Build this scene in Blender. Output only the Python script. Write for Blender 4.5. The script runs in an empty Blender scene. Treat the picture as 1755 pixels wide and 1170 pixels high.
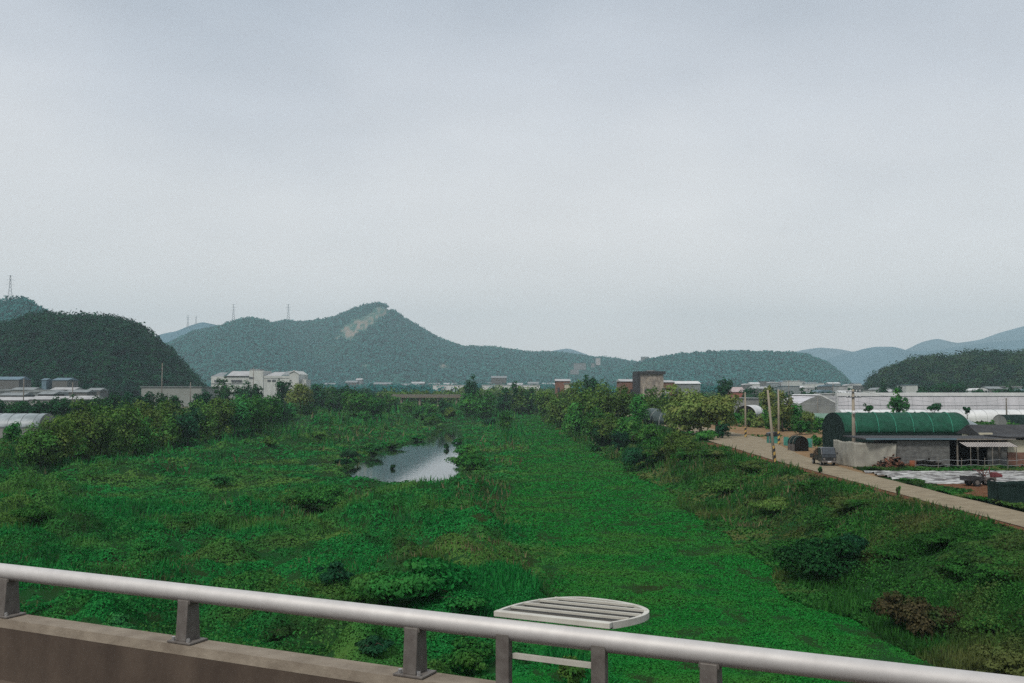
import bpy, math, random
import numpy as np
from mathutils import Vector, Matrix

SC = bpy.context.scene
COL = SC.collection
W, H, F = 1755.0, 1170.0, 1706.0
EYE, HOR = 7.1, 672.0
PITCH = math.atan((HOR - H / 2) / F)

# ------------------------------------------------------------------ camera
cd = bpy.data.cameras.new("camera"); cam = bpy.data.objects.new("camera", cd); COL.objects.link(cam)
cd.lens = 36.0 * F / W; cd.sensor_width = 36.0; cd.clip_start = 0.1; cd.clip_end = 30000
cam.location = (0, 0, EYE); cam.rotation_euler = (math.pi / 2 + PITCH, 0, 0)
SC.camera = cam

# ------------------------------------------------------------------ world, sun, exposure
SUN_EL, SUN_AZ = math.radians(52), math.radians(215)      # azimuth clockwise from +Y
wd = bpy.data.worlds.new("World"); SC.world = wd; wd.use_nodes = True
nt = wd.node_tree; nt.nodes.clear(); N = nt.nodes.new; L = nt.links.new
out = N('ShaderNodeOutputWorld'); bg = N('ShaderNodeBackground'); bg.inputs[1].default_value = 0.1
sky = N('ShaderNodeTexSky'); sky.sky_type = 'NISHITA'; sky.sun_disc = False
sky.sun_elevation = SUN_EL; sky.sun_rotation = SUN_AZ; sky.dust_density = 3.0
tc = N('ShaderNodeTexCoord'); sep = N('ShaderNodeSeparateXYZ'); L(tc.outputs['Generated'], sep.inputs[0])
mp = N('ShaderNodeMapping'); mp.inputs['Scale'].default_value = (1.0, 1.0, 1.5); L(tc.outputs['Generated'], mp.inputs[0])
nz = N('ShaderNodeTexNoise'); nz.inputs['Scale'].default_value = 2.1; nz.inputs['Detail'].default_value = 5; nz.inputs['Roughness'].default_value = 0.48
L(mp.outputs[0], nz.inputs[0])
# elevation jittered by cloud noise drives the cloud-deck colour
ma = N('ShaderNodeMath'); ma.operation = 'MULTIPLY_ADD'; ma.inputs[1].default_value = 0.26; ma.inputs[2].default_value = -0.13
L(nz.outputs[0], ma.inputs[0])
ad = N('ShaderNodeMath'); ad.operation = 'ADD'; L(sep.outputs[2], ad.inputs[0]); L(ma.outputs[0], ad.inputs[1])
rp = N('ShaderNodeValToRGB'); L(ad.outputs[0], rp.inputs[0])
els = rp.color_ramp.elements
stops = [(0.0, (4.95, 4.8, 4.7)), (0.12, (4.6, 4.52, 4.48)), (0.21, (4.2, 4.22, 4.28)), (0.30, (3.45, 3.6, 3.85)), (0.40, (2.6, 2.85, 3.2)), (0.8, (3.4, 3.7, 4.1))]
els[0].position = stops[0][0]; els[1].position = stops[-1][0]
for p_, c_ in stops[1:-1]: els.new(p_)
for e_, (p_, c_) in zip(els, stops): e_.color = (*[q / 6 for q in c_], 1)
sc5 = N('ShaderNodeVectorMath'); sc5.operation = 'SCALE'; sc5.inputs['Scale'].default_value = 6.85; L(rp.outputs[0], sc5.inputs[0])
# small-scale wisps
mp2 = N('ShaderNodeMapping'); mp2.inputs['Scale'].default_value = (1.0, 1.0, 2.6); mp2.inputs['Location'].default_value = (3.1, 1.7, 0.4); L(tc.outputs['Generated'], mp2.inputs[0])
nz2 = N('ShaderNodeTexNoise'); nz2.inputs['Scale'].default_value = 6.0; nz2.inputs['Detail'].default_value = 8; L(mp2.outputs[0], nz2.inputs[0])
mr = N('ShaderNodeMapRange'); mr.inputs[1].default_value = 0.3; mr.inputs[2].default_value = 0.75; mr.inputs[3].default_value = 0.955; mr.inputs[4].default_value = 1.05
L(nz2.outputs[0], mr.inputs[0])
sc6 = N('ShaderNodeVectorMath'); sc6.operation = 'SCALE'; L(sc5.outputs[0], sc6.inputs[0]); L(mr.outputs[0], sc6.inputs['Scale'])
mx = N('ShaderNodeMix'); mx.data_type = 'RGBA'; mx.inputs[0].default_value = 0.93
L(sky.outputs[0], mx.inputs[6]); L(sc6.outputs[0], mx.inputs[7]); L(mx.outputs[2], bg.inputs[0]); L(bg.outputs[0], out.inputs[0])

sl = bpy.data.lights.new("sun", 'SUN'); sl.energy = 1.5; sl.angle = math.radians(11); sl.color = (1.0, 0.95, 0.87)
so = bpy.data.objects.new("sun", sl); COL.objects.link(so)
sd = Vector((math.sin(SUN_AZ) * math.cos(SUN_EL), math.cos(SUN_AZ) * math.cos(SUN_EL), math.sin(SUN_EL)))
so.rotation_euler = sd.to_track_quat('Z', 'Y').to_euler(); so.location = (0, -30, 60)
SC.view_settings.view_transform = 'Standard'; SC.view_settings.look = 'None'; SC.view_settings.exposure = 0.78
SC.cycles.use_denoising = False; SC.cycles.max_bounces = 5; SC.cycles.diffuse_bounces = 2; SC.cycles.glossy_bounces = 3; SC.cycles.transmission_bounces = 3
SC.cycles.volume_bounces = 0; SC.cycles.transparent_max_bounces = 8; SC.cycles.caustics_reflective = False; SC.cycles.caustics_refractive = False

# ------------------------------------------------------------------ helpers
def ray(u, v):
    xr, yu = (u - W / 2) / F, (H / 2 - v) / F
    c, s = math.cos(PITCH), math.sin(PITCH)
    return np.array([xr, c - s * yu, s + c * yu])
def P(u, v, z):
    d = ray(u, v); t = (z - EYE) / d[2]
    return Vector((d[0] * t, d[1] * t, z))
def PY(u, v, Y):
    d = ray(u, v); t = Y / d[1]
    return Vector((d[0] * t, Y, EYE + d[2] * t))

TAB = np.random.RandomState(7).rand(256, 256)
def vn(x, y):
    xi = np.floor(x).astype(int); yi = np.floor(y).astype(int)
    fx = x - xi; fy = y - yi; fx = fx * fx * (3 - 2 * fx); fy = fy * fy * (3 - 2 * fy)
    a = TAB[xi & 255, yi & 255]; b = TAB[(xi + 1) & 255, yi & 255]; c = TAB[xi & 255, (yi + 1) & 255]; d = TAB[(xi + 1) & 255, (yi + 1) & 255]
    return (a * (1 - fx) + b * fx) * (1 - fy) + (c * (1 - fx) + d * fx) * fy
def fbm(x, y, o=4, r=0.5):
    s = 0; a = 1; n = 0
    for i in range(o):
        s = s + a * vn(x * 2 ** i + 17.3 * i, y * 2 ** i + 9.1 * i); n += a; a *= r
    return s / n
def sst(a, b, x):
    t = np.clip((x - a) / (b - a), 0, 1); return t * t * (3 - 2 * t)
def sdpoly(px, py, poly):
    d = np.full(px.shape, 1e18); s = np.ones(px.shape); n = len(poly)
    for i in range(n):
        ax, ay = poly[i]; bx, by = poly[(i + 1) % n]; ex, ey = bx - ax, by - ay
        wx, wy = px - ax, py - ay
        t = np.clip((wx * ex + wy * ey) / (ex * ex + ey * ey), 0, 1)
        d = np.minimum(d, (wx - ex * t) ** 2 + (wy - ey * t) ** 2)
        c1 = (py >= ay); c2 = (py < by); c3 = (ex * wy > ey * wx)
        flip = (c1 & c2 & c3) | (~c1 & ~c2 & ~c3)
        s = np.where(flip, -s, s)
    return s * np.sqrt(d)

WATER = -3.7
POND = [tuple(P(u, v, WATER)[:2]) for u, v in [(760, 732), (777, 732), (783, 750), (781, 776), (768, 791), (772, 816), (727, 832), (700, 830), (676, 827), (640, 822), (600, 812), (618, 797), (655, 778), (672, 771), (700, 764), (728, 754), (752, 741)]]
CREEK = [tuple(P(u, v, WATER)[:2]) for u, v in [(366, 862), (380, 853), (398, 849), (402, 853), (386, 861)]]
CREEK2 = [tuple(P(u, v, WATER)[:2]) for u, v in [(530, 798), (548, 792), (578, 793), (575, 799), (540, 802)]]

def toeR(y): return np.interp(y, [0, 140, 200, 330, 500, 700], [16.5, 16.5, 14, 9, -4, -25])
def crestR(y): return np.interp(y, [0, 200, 330, 500, 700], [26, 25.5, 19, 6, -15])
def toeL(y): return np.interp(y, [0, 150, 300, 500, 700], [-58, -58, -62, -85, -115])
def lawnL(y): return np.interp(y, [30, 56, 78, 109, 178, 260, 400], [3.0, 0.8, -1.0, -0.6, 2.5, 3.0, -2])
def plain(y): return 0.0115 * np.clip(y - 150, 0, 1350)
def humm(x, y):
    wl = 1 - sst(lawnL(y) - 2.5, lawnL(y) + 0.8, x + 2.0 * (fbm(y * 0.13, x * 0.1 + 5, 2) - 0.5))
    a = fbm(x * 0.13 + 3, y * 0.042 + 11, 3)
    b = fbm(x * 0.33 + 40, y * 0.26 + 1, 3)
    c = 1 - np.abs(2 * fbm(x * 0.055 + y * 0.02 + 60, y * 0.045 + 21, 2) - 1)
    return wl * ((a - 0.5) * 3.6 + (b - 0.45) * 2.7 + c * 0.8 - 0.25) + (1 - wl) * ((b - 0.5) * 0.22 + (a - .5) * .3)
def GH(x, y):
    x = np.asarray(x, float); y = np.asarray(y, float)
    cl = 1 - sst(480, 640, y)
    tr, cr, tl = toeR(y), crestR(y), toeL(y)
    wob = (fbm(x * 0.05, y * 0.07 + 3, 2) - .5) * 5
    up = np.maximum(sst(tr - 1, cr, x + wob * 0.5), 1 - sst(tl - 9, tl + 1, x + wob))
    riv = (1 - up) * cl
    slope_bump = (up > 0.02) * (up < 0.98) * np.sin(np.clip(up, 0, 1) * math.pi) * (fbm(x * 0.22 + 9, y * 0.2, 3) - 0.45) * 2.0
    z = plain(y) - 3.0 * riv + humm(x, y) * riv + slope_bump * cl
    z = np.where((y > 30) & (y < 300) & (x > -50) & (x < 14), np.maximum(z, WATER + 0.15), z)
    near = (y < 320) & (x > -60) & (x < 20)
    if np.any(near):
        for poly, fl in ((POND, 0.8), (CREEK, 0.7), (CREEK2, 0.5)):
            d = sdpoly(x, y, poly); near_w = 1 - sst(4.0, 22.0, d); z = np.where(d < 22, z * (1 - near_w) + np.minimum(z, WATER + .30 + .3 * fbm(x * .3, y * .3, 2)) * near_w, z)
            d = d + (fbm(x * 0.4, y * 0.3, 2) - .5) * 1.6
            k = 1 - sst(-0.4, 2.2, d)
            z = z * (1 - k) + (WATER - fl) * k
    far_back = sst(-60, -20, y)
    return z * far_back
def gz(x, y): return float(GH(np.array([x]), np.array([y]))[0])
def G(u, v):
    """first ground point on the pixel's ray"""
    d = ray(u, v); Y = np.concatenate([np.arange(20, 420, 0.5), np.arange(420, 3000, 4)])
    t = Y / d[1]; z = EYE + d[2] * t; g = GH(d[0] * t, Y)
    i = int(np.argmax(z <= g))
    if not (z <= g).any(): i = len(Y) - 1
    return Vector((d[0] * t[i], Y[i], g[i]))

def mesh_np(name, verts, faces, nper, mat, smooth=False):
    me = bpy.data.meshes.new(name); nv = len(verts); nf = len(faces)
    me.vertices.add(nv); me.vertices.foreach_set('co', np.ascontiguousarray(verts, dtype=np.float32).ravel())
    me.loops.add(nf * nper); me.loops.foreach_set('vertex_index', np.ascontiguousarray(faces, dtype=np.int32).ravel())
    me.polygons.add(nf); me.polygons.foreach_set('loop_start', np.arange(0, nf * nper, nper, dtype=np.int32))
    me.polygons.foreach_set('loop_total', np.full(nf, nper, dtype=np.int32))
    if smooth: me.polygons.foreach_set('use_smooth', np.ones(nf, dtype=bool))
    me.materials.append(mat); me.update(calc_edges=True)
    return me
def link(name, me, parent=None):
    o = bpy.data.objects.new(name, me); COL.objects.link(o)
    if parent: o.parent = parent
    return o
def tag(o, label=None, cat=None, group=None, kind=None):
    if label: o['label'] = label
    if cat: o['category'] = cat
    if group: o['group'] = group
    if kind: o['kind'] = kind
    return o
def thing(name, label, cat, loc=(0, 0, 0), rz=0.0, group=None):
    o = bpy.data.objects.new(name, None); o.empty_display_size = 0.2; COL.objects.link(o); o.location = loc; o.rotation_euler = (0, 0, rz)
    return tag(o, label, cat, group)

class MB:
    def __init__(s): s.v = []; s.f = []
    def quad(s, a, b, c, d):
        n = len(s.v); s.v += [tuple(a), tuple(b), tuple(c), tuple(d)]; s.f.append((n, n + 1, n + 2, n + 3)); return s
    def box(s, x0, x1, y0, y1, z0, z1, M=None):
        n = len(s.v); vs = [(x, y, z) for z in (z0, z1) for x, y in ((x0, y0), (x1, y0), (x1, y1), (x0, y1))]
        if M is not None: vs = [tuple(M @ Vector(q)) for q in vs]
        s.v += vs
        s.f += [tuple(n + i for i in q) for q in ((3, 2, 1, 0), (4, 5, 6, 7), (0, 1, 5, 4), (1, 2, 6, 5), (2, 3, 7, 6), (3, 0, 4, 7))]
        return s
    def tube(s, pts, rad, n=8, cap=True):
        pts = [Vector(p) for p in pts]; k0 = len(s.v)
        if not isinstance(rad, (list, tuple)): rad = [rad] * len(pts)
        for i, p in enumerate(pts):
            t = (pts[min(i + 1, len(pts) - 1)] - pts[max(i - 1, 0)]).normalized()
            a = t.cross(Vector((0, 0, 1)) if abs(t.z) < 0.9 else Vector((1, 0, 0))).normalized(); b = t.cross(a)
            for j in range(n):
                th = 2 * math.pi * j / n
                s.v.append(tuple(p + (a * math.cos(th) + b * math.sin(th)) * rad[i]))
        for i in range(len(pts) - 1):
            for j in range(n):
                s.f.append((k0 + i * n + j, k0 + i * n + (j + 1) % n, k0 + (i + 1) * n + (j + 1) % n, k0 + (i + 1) * n + j))
        if cap:
            s.f.append(tuple(k0 + j for j in range(n))[::-1]); s.f.append(tuple(k0 + (len(pts) - 1) * n + j for j in range(n)))
        return s
    def prism(s, poly, a0, a1, axis='x'):
        """extrude a 2-D outline along an axis; outline coords are the two other axes in order"""
        n = len(poly); k = len(s.v)
        for a in (a0, a1):
            for p, q in poly:
                s.v.append({'x': (a, p, q), 'y': (p, a, q), 'z': (p, q, a)}[axis])
        s.f.append(tuple(range(k, k + n))[::-1]); s.f.append(tuple(range(k + n, k + 2 * n)))
        for i in range(n): s.f.append((k + i, k + (i + 1) % n, k + n + (i + 1) % n, k + n + i))
        return s
    def build(s, name, mat, parent=None, smooth=False, bevel=0):
        me = bpy.data.meshes.new(name); me.from_pydata(s.v, [], s.f); me.materials.append(mat)
        if smooth:
            me.polygons.foreach_set('use_smooth', [len(p.vertices) == 4 for p in me.polygons])
        me.update(); o = link(name, me, parent)
        if bevel:
            m = o.modifiers.new('bevel', 'BEVEL'); m.width = bevel; m.segments = 2; m.limit_method = 'ANGLE'
        return o

# ------------------------------------------------------------------ materials
def pmat(name, c1, c2=None, scale=1.0, rough=0.8, metal=0.0, bump=0.0, spec=0.3, detail=6, lo=0.35, hi=0.65, stretch=(1, 1, 1), trans=0.0):
    m = bpy.data.materials.new(name); m.use_nodes = True; t = m.node_tree; b = t.nodes['Principled BSDF']
    b.inputs['Roughness'].default_value = rough; b.inputs['Metallic'].default_value = metal; b.inputs['Specular IOR Level'].default_value = spec
    co = t.nodes.new('ShaderNodeTexCoord'); mp = t.nodes.new('ShaderNodeMapping'); mp.inputs['Scale'].default_value = stretch
    t.links.new(co.outputs['Object'], mp.inputs[0])
    nz = t.nodes.new('ShaderNodeTexNoise'); nz.inputs['Scale'].default_value = scale; nz.inputs['Detail'].default_value = detail; nz.inputs['Roughness'].default_value = 0.6
    t.links.new(mp.outputs[0], nz.inputs[0])
    rp = t.nodes.new('ShaderNodeValToRGB'); rp.color_ramp.elements[0].position = lo; rp.color_ramp.elements[1].position = hi
    c2 = c2 or tuple(q * 0.7 for q in c1)
    rp.color_ramp.elements[0].color = (*c2, 1); rp.color_ramp.elements[1].color = (*c1, 1)
    t.links.new(nz.outputs[0], rp.inputs[0]); t.links.new(rp.outputs[0], b.inputs['Base Color'])
    if bump:
        bp = t.nodes.new('ShaderNodeBump'); bp.inputs['Strength'].default_value = bump; bp.inputs['Distance'].default_value = 0.1
        t.links.new(nz.outputs[0], bp.inputs['Height']); t.links.new(bp.outputs[0], b.inputs['Normal'])
    return m
def leafmat(name, c1, c2, c3=None, ps=0.25, amt=1.0, lo=0.5, hi=0.68, transl=0.25, objvar=0.0, c4=None, ps4=0.2):
    """c1..c2 vary leaf by leaf; c3 comes in as patches"""
    m = bpy.data.materials.new(name); m.use_nodes = True; t = m.node_tree; t.nodes.clear(); Nn = t.nodes.new; Ln = t.links.new
    o = Nn('ShaderNodeOutputMaterial'); g = Nn('ShaderNodeNewGeometry')
    rp = Nn('ShaderNodeValToRGB'); rp.color_ramp.elements[0].color = (*c1, 1); rp.color_ramp.elements[1].color = (*c2, 1); Ln(g.outputs['Random Per Island'], rp.inputs[0])
    col = rp.outputs[0]
    if c3:
        nz = Nn('ShaderNodeTexNoise'); nz.inputs['Scale'].default_value = ps; nz.inputs['Detail'].default_value = 5; Ln(g.outputs['Position'], nz.inputs[0])
        mr = Nn('ShaderNodeMapRange'); mr.inputs[1].default_value = lo; mr.inputs[2].default_value = hi; mr.inputs[4].default_value = amt; Ln(nz.outputs[0], mr.inputs[0])
        mx = Nn('ShaderNodeMix'); mx.data_type = 'RGBA'; mx.inputs[7].default_value = (*c3, 1); Ln(mr.outputs[0], mx.inputs[0]); Ln(col, mx.inputs[6]); col = mx.outputs[2]
    if c4:
        mpp = Nn('ShaderNodeMapping'); mpp.inputs['Scale'].default_value = (1.0, 0.45, 1.0); mpp.inputs['Location'].default_value = (31, 7, 3); Ln(g.outputs['Position'], mpp.inputs[0])
        nz = Nn('ShaderNodeTexNoise'); nz.inputs['Scale'].default_value = ps4; nz.inputs['Detail'].default_value = 6; nz.inputs['Roughness'].default_value = .65; Ln(mpp.outputs[0], nz.inputs[0])
        mr = Nn('ShaderNodeMapRange'); mr.inputs[1].default_value = .50; mr.inputs[2].default_value = .66; mr.inputs[4].default_value = .9; Ln(nz.outputs[0], mr.inputs[0])
        mx = Nn('ShaderNodeMix'); mx.data_type = 'RGBA'; mx.inputs[7].default_value = (*c4, 1); Ln(mr.outputs[0], mx.inputs[0]); Ln(col, mx.inputs[6]); Ln(mx.outputs[2], mx.inputs[6]) if False else None; col = mx.outputs[2]
    if objvar:
        oi = Nn('ShaderNodeObjectInfo'); hs = Nn('ShaderNodeHueSaturation')
        m1 = Nn('ShaderNodeMapRange'); m1.inputs[3].default_value = 0.5 - objvar * 0.03; m1.inputs[4].default_value = 0.5 + objvar * 0.07; Ln(oi.outputs['Random'], m1.inputs[0]); Ln(m1.outputs[0], hs.inputs['Hue'])
        m2 = Nn('ShaderNodeMapRange'); m2.inputs[3].default_value = 1 + objvar * 0.5; m2.inputs[4].default_value = 1 - objvar * 0.5
        ml = Nn('ShaderNodeMath'); ml.operation = 'MULTIPLY'; ml.inputs[1].default_value = 7.13; Ln(oi.outputs['Random'], ml.inputs[0])
        fr = Nn('ShaderNodeMath'); fr.operation = 'FRACT'; Ln(ml.outputs[0], fr.inputs[0]); Ln(fr.outputs[0], m2.inputs[0]); Ln(m2.outputs[0], hs.inputs['Value'])
        Ln(col, hs.inputs['Color']); col = hs.outputs[0]
    df = Nn('ShaderNodeBsdfDiffuse'); tr = Nn('ShaderNodeBsdfTranslucent'); ms = Nn('ShaderNodeMixShader'); ms.inputs[0].default_value = transl
    Ln(col, df.inputs[0]); Ln(col, tr.inputs[0]); Ln(df.outputs[0], ms.inputs[1]); Ln(tr.outputs[0], ms.inputs[2]); Ln(ms.outputs[0], o.inputs[0])
    return m

M = dict(
    ground=pmat('ground_soil_and_moss', (0.012, 0.055, 0.016), (0.02, 0.035, 0.012), 0.35, 1.0, spec=0.0),
    gravel=pmat('pale_gravel', (0.27, 0.225, 0.155), (0.17, 0.138, 0.092), 0.9, 0.95, spec=0.1, bump=0.3, detail=12, lo=.3, hi=.7),
    dirt=pmat('tan_dirt', (0.26, 0.17, 0.10), (0.16, 0.11, 0.06), 0.35, 1.0, spec=0.0, bump=0.3, detail=10),
    soil=pmat('tilled_brown_soil', (0.15, 0.078, 0.045), (0.085, 0.045, 0.028), 2.2, 1.0, spec=0.0, bump=0.6, detail=8),
    mulch=pmat('silver_mulch_film', (0.42, 0.42, 0.40), (0.06, 0.05, 0.042), 2.6, 0.4, spec=0.5, bump=0.6, detail=8, lo=.42, hi=.60, stretch=(0.35, 1.6, 1)),
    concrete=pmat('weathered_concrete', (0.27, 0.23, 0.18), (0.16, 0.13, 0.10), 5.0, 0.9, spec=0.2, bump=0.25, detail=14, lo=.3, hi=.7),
    conc_dark=pmat('shaded_dirty_concrete_face', (0.105, 0.080, 0.062), (0.065, 0.049, 0.039), 2.6, 0.9, spec=0.2, bump=0.2, detail=14, stretch=(1.5, 1, .7), lo=.3, hi=.7),  # dirt streaks plus the shade on the face, both put into the colour
    asphalt=pmat('asphalt', (0.050, 0.038, 0.032), (0.036, 0.028, 0.024), 8, 0.9, spec=0.2),
    alu=pmat('satin_grey_paint', (0.56, 0.54, 0.52), (0.46, 0.44, 0.425), 7.0, 0.6, metal=0.35, spec=0.3, detail=10, lo=.3, hi=.7),
    castalu=pmat('cast_grey_metal', (0.17, 0.155, 0.14), (0.11, 0.095, 0.085), 12.0, 0.6, metal=0.2, spec=0.4),
    slat=pmat('pale_slat_paint', (0.52, 0.51, 0.45), (0.42, 0.40, 0.35), 5, 0.5, spec=0.4),
    browngrey=pmat('brown_grey_plate', (0.10, 0.095, 0.08), (0.065, 0.06, 0.052), 3, 0.7),
    pole=pmat('pole_concrete', (0.30, 0.26, 0.20), (0.22, 0.19, 0.15), 2.0, 0.9, spec=0.1, stretch=(1, 1, .2)),
    steel_dark=pmat('dark_galvanised_steel', (0.16, 0.17, 0.18), (0.10, 0.11, 0.12), 1.0, 0.6, metal=0.4),
    ceramic=pmat('white_ceramic', (0.7, 0.7, 0.68), (0.5, 0.5, 0.5), 5, 0.3),
    black=pmat('black_paint', (0.018, 0.018, 0.02), (0.012, 0.012, 0.012), 3, 0.35, spec=0.5),
    rubber=pmat('rubber', (0.015, 0.015, 0.015), None, 5, 0.9),
    glass=pmat('dark_window_glass', (0.05, 0.06, 0.07), (0.03, 0.035, 0.04), 1, 0.12, spec=0.7),
    chrome=pmat('pale_metal', (0.6, 0.6, 0.6), None, 4, 0.3, metal=0.7),
    white=pmat('white_paint', (0.50, 0.51, 0.48), (0.38, 0.39, 0.37), 0.6, 0.6, stretch=(1, 1, .4)),
    cream=pmat('cream_plaster', (0.50, 0.47, 0.36), (0.38, 0.35, 0.26), 0.8, 0.8),
    greywall=pmat('grey_block_wall', (0.17, 0.17, 0.16), (0.06, 0.06, 0.058), 2.2, 0.9, bump=0.3, detail=10, lo=.3, hi=.7, stretch=(1, 1, 2)),
    greyroof=pmat('grey_sheet_roof', (0.22, 0.24, 0.24), (0.14, 0.155, 0.155), 0.5, 0.6),
    paleroof=pmat('pale_sheet_roof', (0.40, 0.40, 0.39), (0.28, 0.28, 0.28), 0.3, 0.6),
    blueroof=pmat('blue_grey_sheet_roof', (0.12, 0.19, 0.23), (0.08, 0.13, 0.16), 0.4, 0.6),
    darkroof=pmat('dark_slate_roof', (0.045, 0.045, 0.045), (0.025, 0.025, 0.028), 1.2, 0.8, bump=.2),
    brick=pmat('orange_brick', (0.23, 0.12, 0.085), (0.14, 0.075, 0.055), 0.8, 0.9),
    tanbrick=pmat('grey_tan_brick', (0.32, 0.27, 0.22), (0.17, 0.145, 0.125), 0.7, 0.9, lo=.4, hi=.6),
    tarp=pmat('crumpled_pale_tarp', (0.31, 0.30, 0.255), (0.22, 0.21, 0.18), 1.1, 0.75, bump=0.6, spec=.2),
    film=pmat('translucent_film', (0.54, 0.52, 0.54), (0.40, 0.39, 0.40), 0.25, 0.4, spec=0.5, stretch=(1.5, 1, .3), lo=.3, hi=.7),
    filmband=pmat('white_film_band', (0.62, 0.62, 0.60), (0.50, 0.50, 0.49), 0.3, 0.4, spec=0.5),
    filmgrey=pmat('dull_film', (0.26, 0.26, 0.24), (0.16, 0.165, 0.16), 0.35, 0.5, spec=0.3),
    filmblue=pmat('dusty_pale_film', (0.32, 0.36, 0.37), (0.17, 0.20, 0.205), 0.6, 0.45, spec=0.4),
    netgreen=pmat('dark_green_shade_net', (0.011, 0.072, 0.042), (0.007, 0.045, 0.027), 1.4, 0.85, spec=0.2, lo=.35, hi=.6, detail=8),
    netlight=pmat('bright_green_net_seam', (0.03, 0.22, 0.14), (0.02, 0.14, 0.09), 1.0, 0.8),
    netdark=pmat('dark_net_wall', (0.018, 0.034, 0.030), (0.009, 0.018, 0.016), 1.2, 0.95, spec=.05),
    nettarp=pmat('pale_green_cover', (0.16, 0.25, 0.20), (0.10, 0.17, 0.13), 0.6, 0.8),
    nettarp2=pmat('dull_teal_net', (0.07, 0.10, 0.10), (0.035, 0.05, 0.05), 0.8, 0.8),
    fencegreen=pmat('sea_green_mesh', (0.06, 0.26, 0.20), (0.03, 0.13, 0.10), 1.2, 0.8),
    wood=pmat('weathered_reddish_wood', (0.20, 0.085, 0.05), (0.05, 0.03, 0.022), 3.0, 0.9, bump=.5, lo=.4, hi=.6),
    greywood=pmat('grey_timber', (0.20, 0.18, 0.155), (0.11, 0.10, 0.085), 3, 0.9),
    awning=pmat('pale_corrugated_sheet', (0.50, 0.46, 0.42), (0.36, 0.33, 0.31), 1.0, 0.6),
    awningdark=pmat('dark_corrugated_sheet', (0.09, 0.075, 0.07), None, 1.0, 0.7),
    redpaint=pmat('faded_red_paint', (0.20, 0.05, 0.055), (0.10, 0.025, 0.03), 4, 0.5),
    shadow_in=pmat('interior_shade_and_dark_scrap', (0.02, 0.018, 0.016), (0.012, 0.011, 0.01), 1, 0.95, spec=0.0),  # near-black colour standing in for interior shade; also used for dark scrap
    bark=pmat('bark', (0.085, 0.065, 0.05), (0.045, 0.036, 0.028), 4, 0.95, bump=.5, stretch=(1, 1, .25), spec=.05),
    palebark=pmat('pale_bark', (0.26, 0.235, 0.18), (0.16, 0.14, 0.11), 3, 0.95, bump=.4, stretch=(1, 1, .25), spec=.05),
    yellow=pmat('faded_yellow_tarp', (0.40, 0.30, 0.12), (0.26, 0.18, 0.08), 2, 0.8),
    hill_near=pmat('near_hill_forest_floor', (0.006, 0.022, 0.012), (0.004, 0.014, 0.008), 0.05, 1.0, spec=0.0),
    leaf_olive=leafmat('olive_leaves', (0.022, 0.070, 0.014), (0.125, 0.215, 0.050), (0.16, 0.20, 0.055), 0.35, 0.5, objvar=.32),
    leaf_green=leafmat('mid_green_leaves', (0.012, 0.075, 0.016), (0.070, 0.220, 0.045), (0.12, 0.21, 0.045), 0.4, 0.6, objvar=.5),
    leaf_dark=leafmat('dark_green_leaves', (0.006, 0.040, 0.014), (0.026, 0.105, 0.036), (0.040, 0.08, 0.026), 0.3, 0.5, objvar=.4),
    leaf_light=leafmat('yellow_green_leaves', (0.07, 0.12, 0.03), (0.21, 0.26, 0.075), (0.22, 0.21, 0.07), 0.5, 0.6, objvar=.3),
    leaf_brown=leafmat('brown_twigs', (0.028, 0.028, 0.014), (0.085, 0.072, 0.036), (0.030, 0.070, 0.020), 0.9, 1.0, objvar=.2),
    lawn=leafmat('lush_lawn_blades', (0.007, 0.110, 0.018), (0.024, 0.225, 0.036), (0.050, 0.165, 0.030), 0.16, 0.9, lo=.48, hi=.66),
    marsh=leafmat('marsh_leaves', (0.006, 0.095, 0.022), (0.026, 0.225, 0.048), (0.085, 0.180, 0.040), 0.12, 0.95, lo=.47, hi=.64, c4=(0.030, 0.062, 0.020), ps4=.22),
    weeds=leafmat('bank_weed_leaves', (0.012, 0.065, 0.014), (0.045, 0.165, 0.032), (0.105, 0.125, 0.042), 0.22, 0.95, lo=.48, hi=.64, c4=(0.018, 0.036, 0.014), ps4=.26),
    reed=leafmat('dry_reed_stalks', (0.08, 0.08, 0.035), (0.20, 0.175, 0.095), (0.06, 0.10, 0.03), 0.4, 0.8),
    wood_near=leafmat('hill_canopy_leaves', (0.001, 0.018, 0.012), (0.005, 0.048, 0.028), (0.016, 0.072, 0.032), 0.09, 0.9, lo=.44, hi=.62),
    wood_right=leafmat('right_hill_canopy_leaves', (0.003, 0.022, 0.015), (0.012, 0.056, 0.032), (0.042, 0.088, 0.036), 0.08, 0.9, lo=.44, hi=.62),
    wood_far=leafmat('haze_tinted_canopy_leaves', (0.020, 0.120, 0.115), (0.036, 0.185, 0.170), (0.045, 0.18, 0.14), 0.004, 0.8),  # teal of the haze is put into the leaf colour
)
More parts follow.
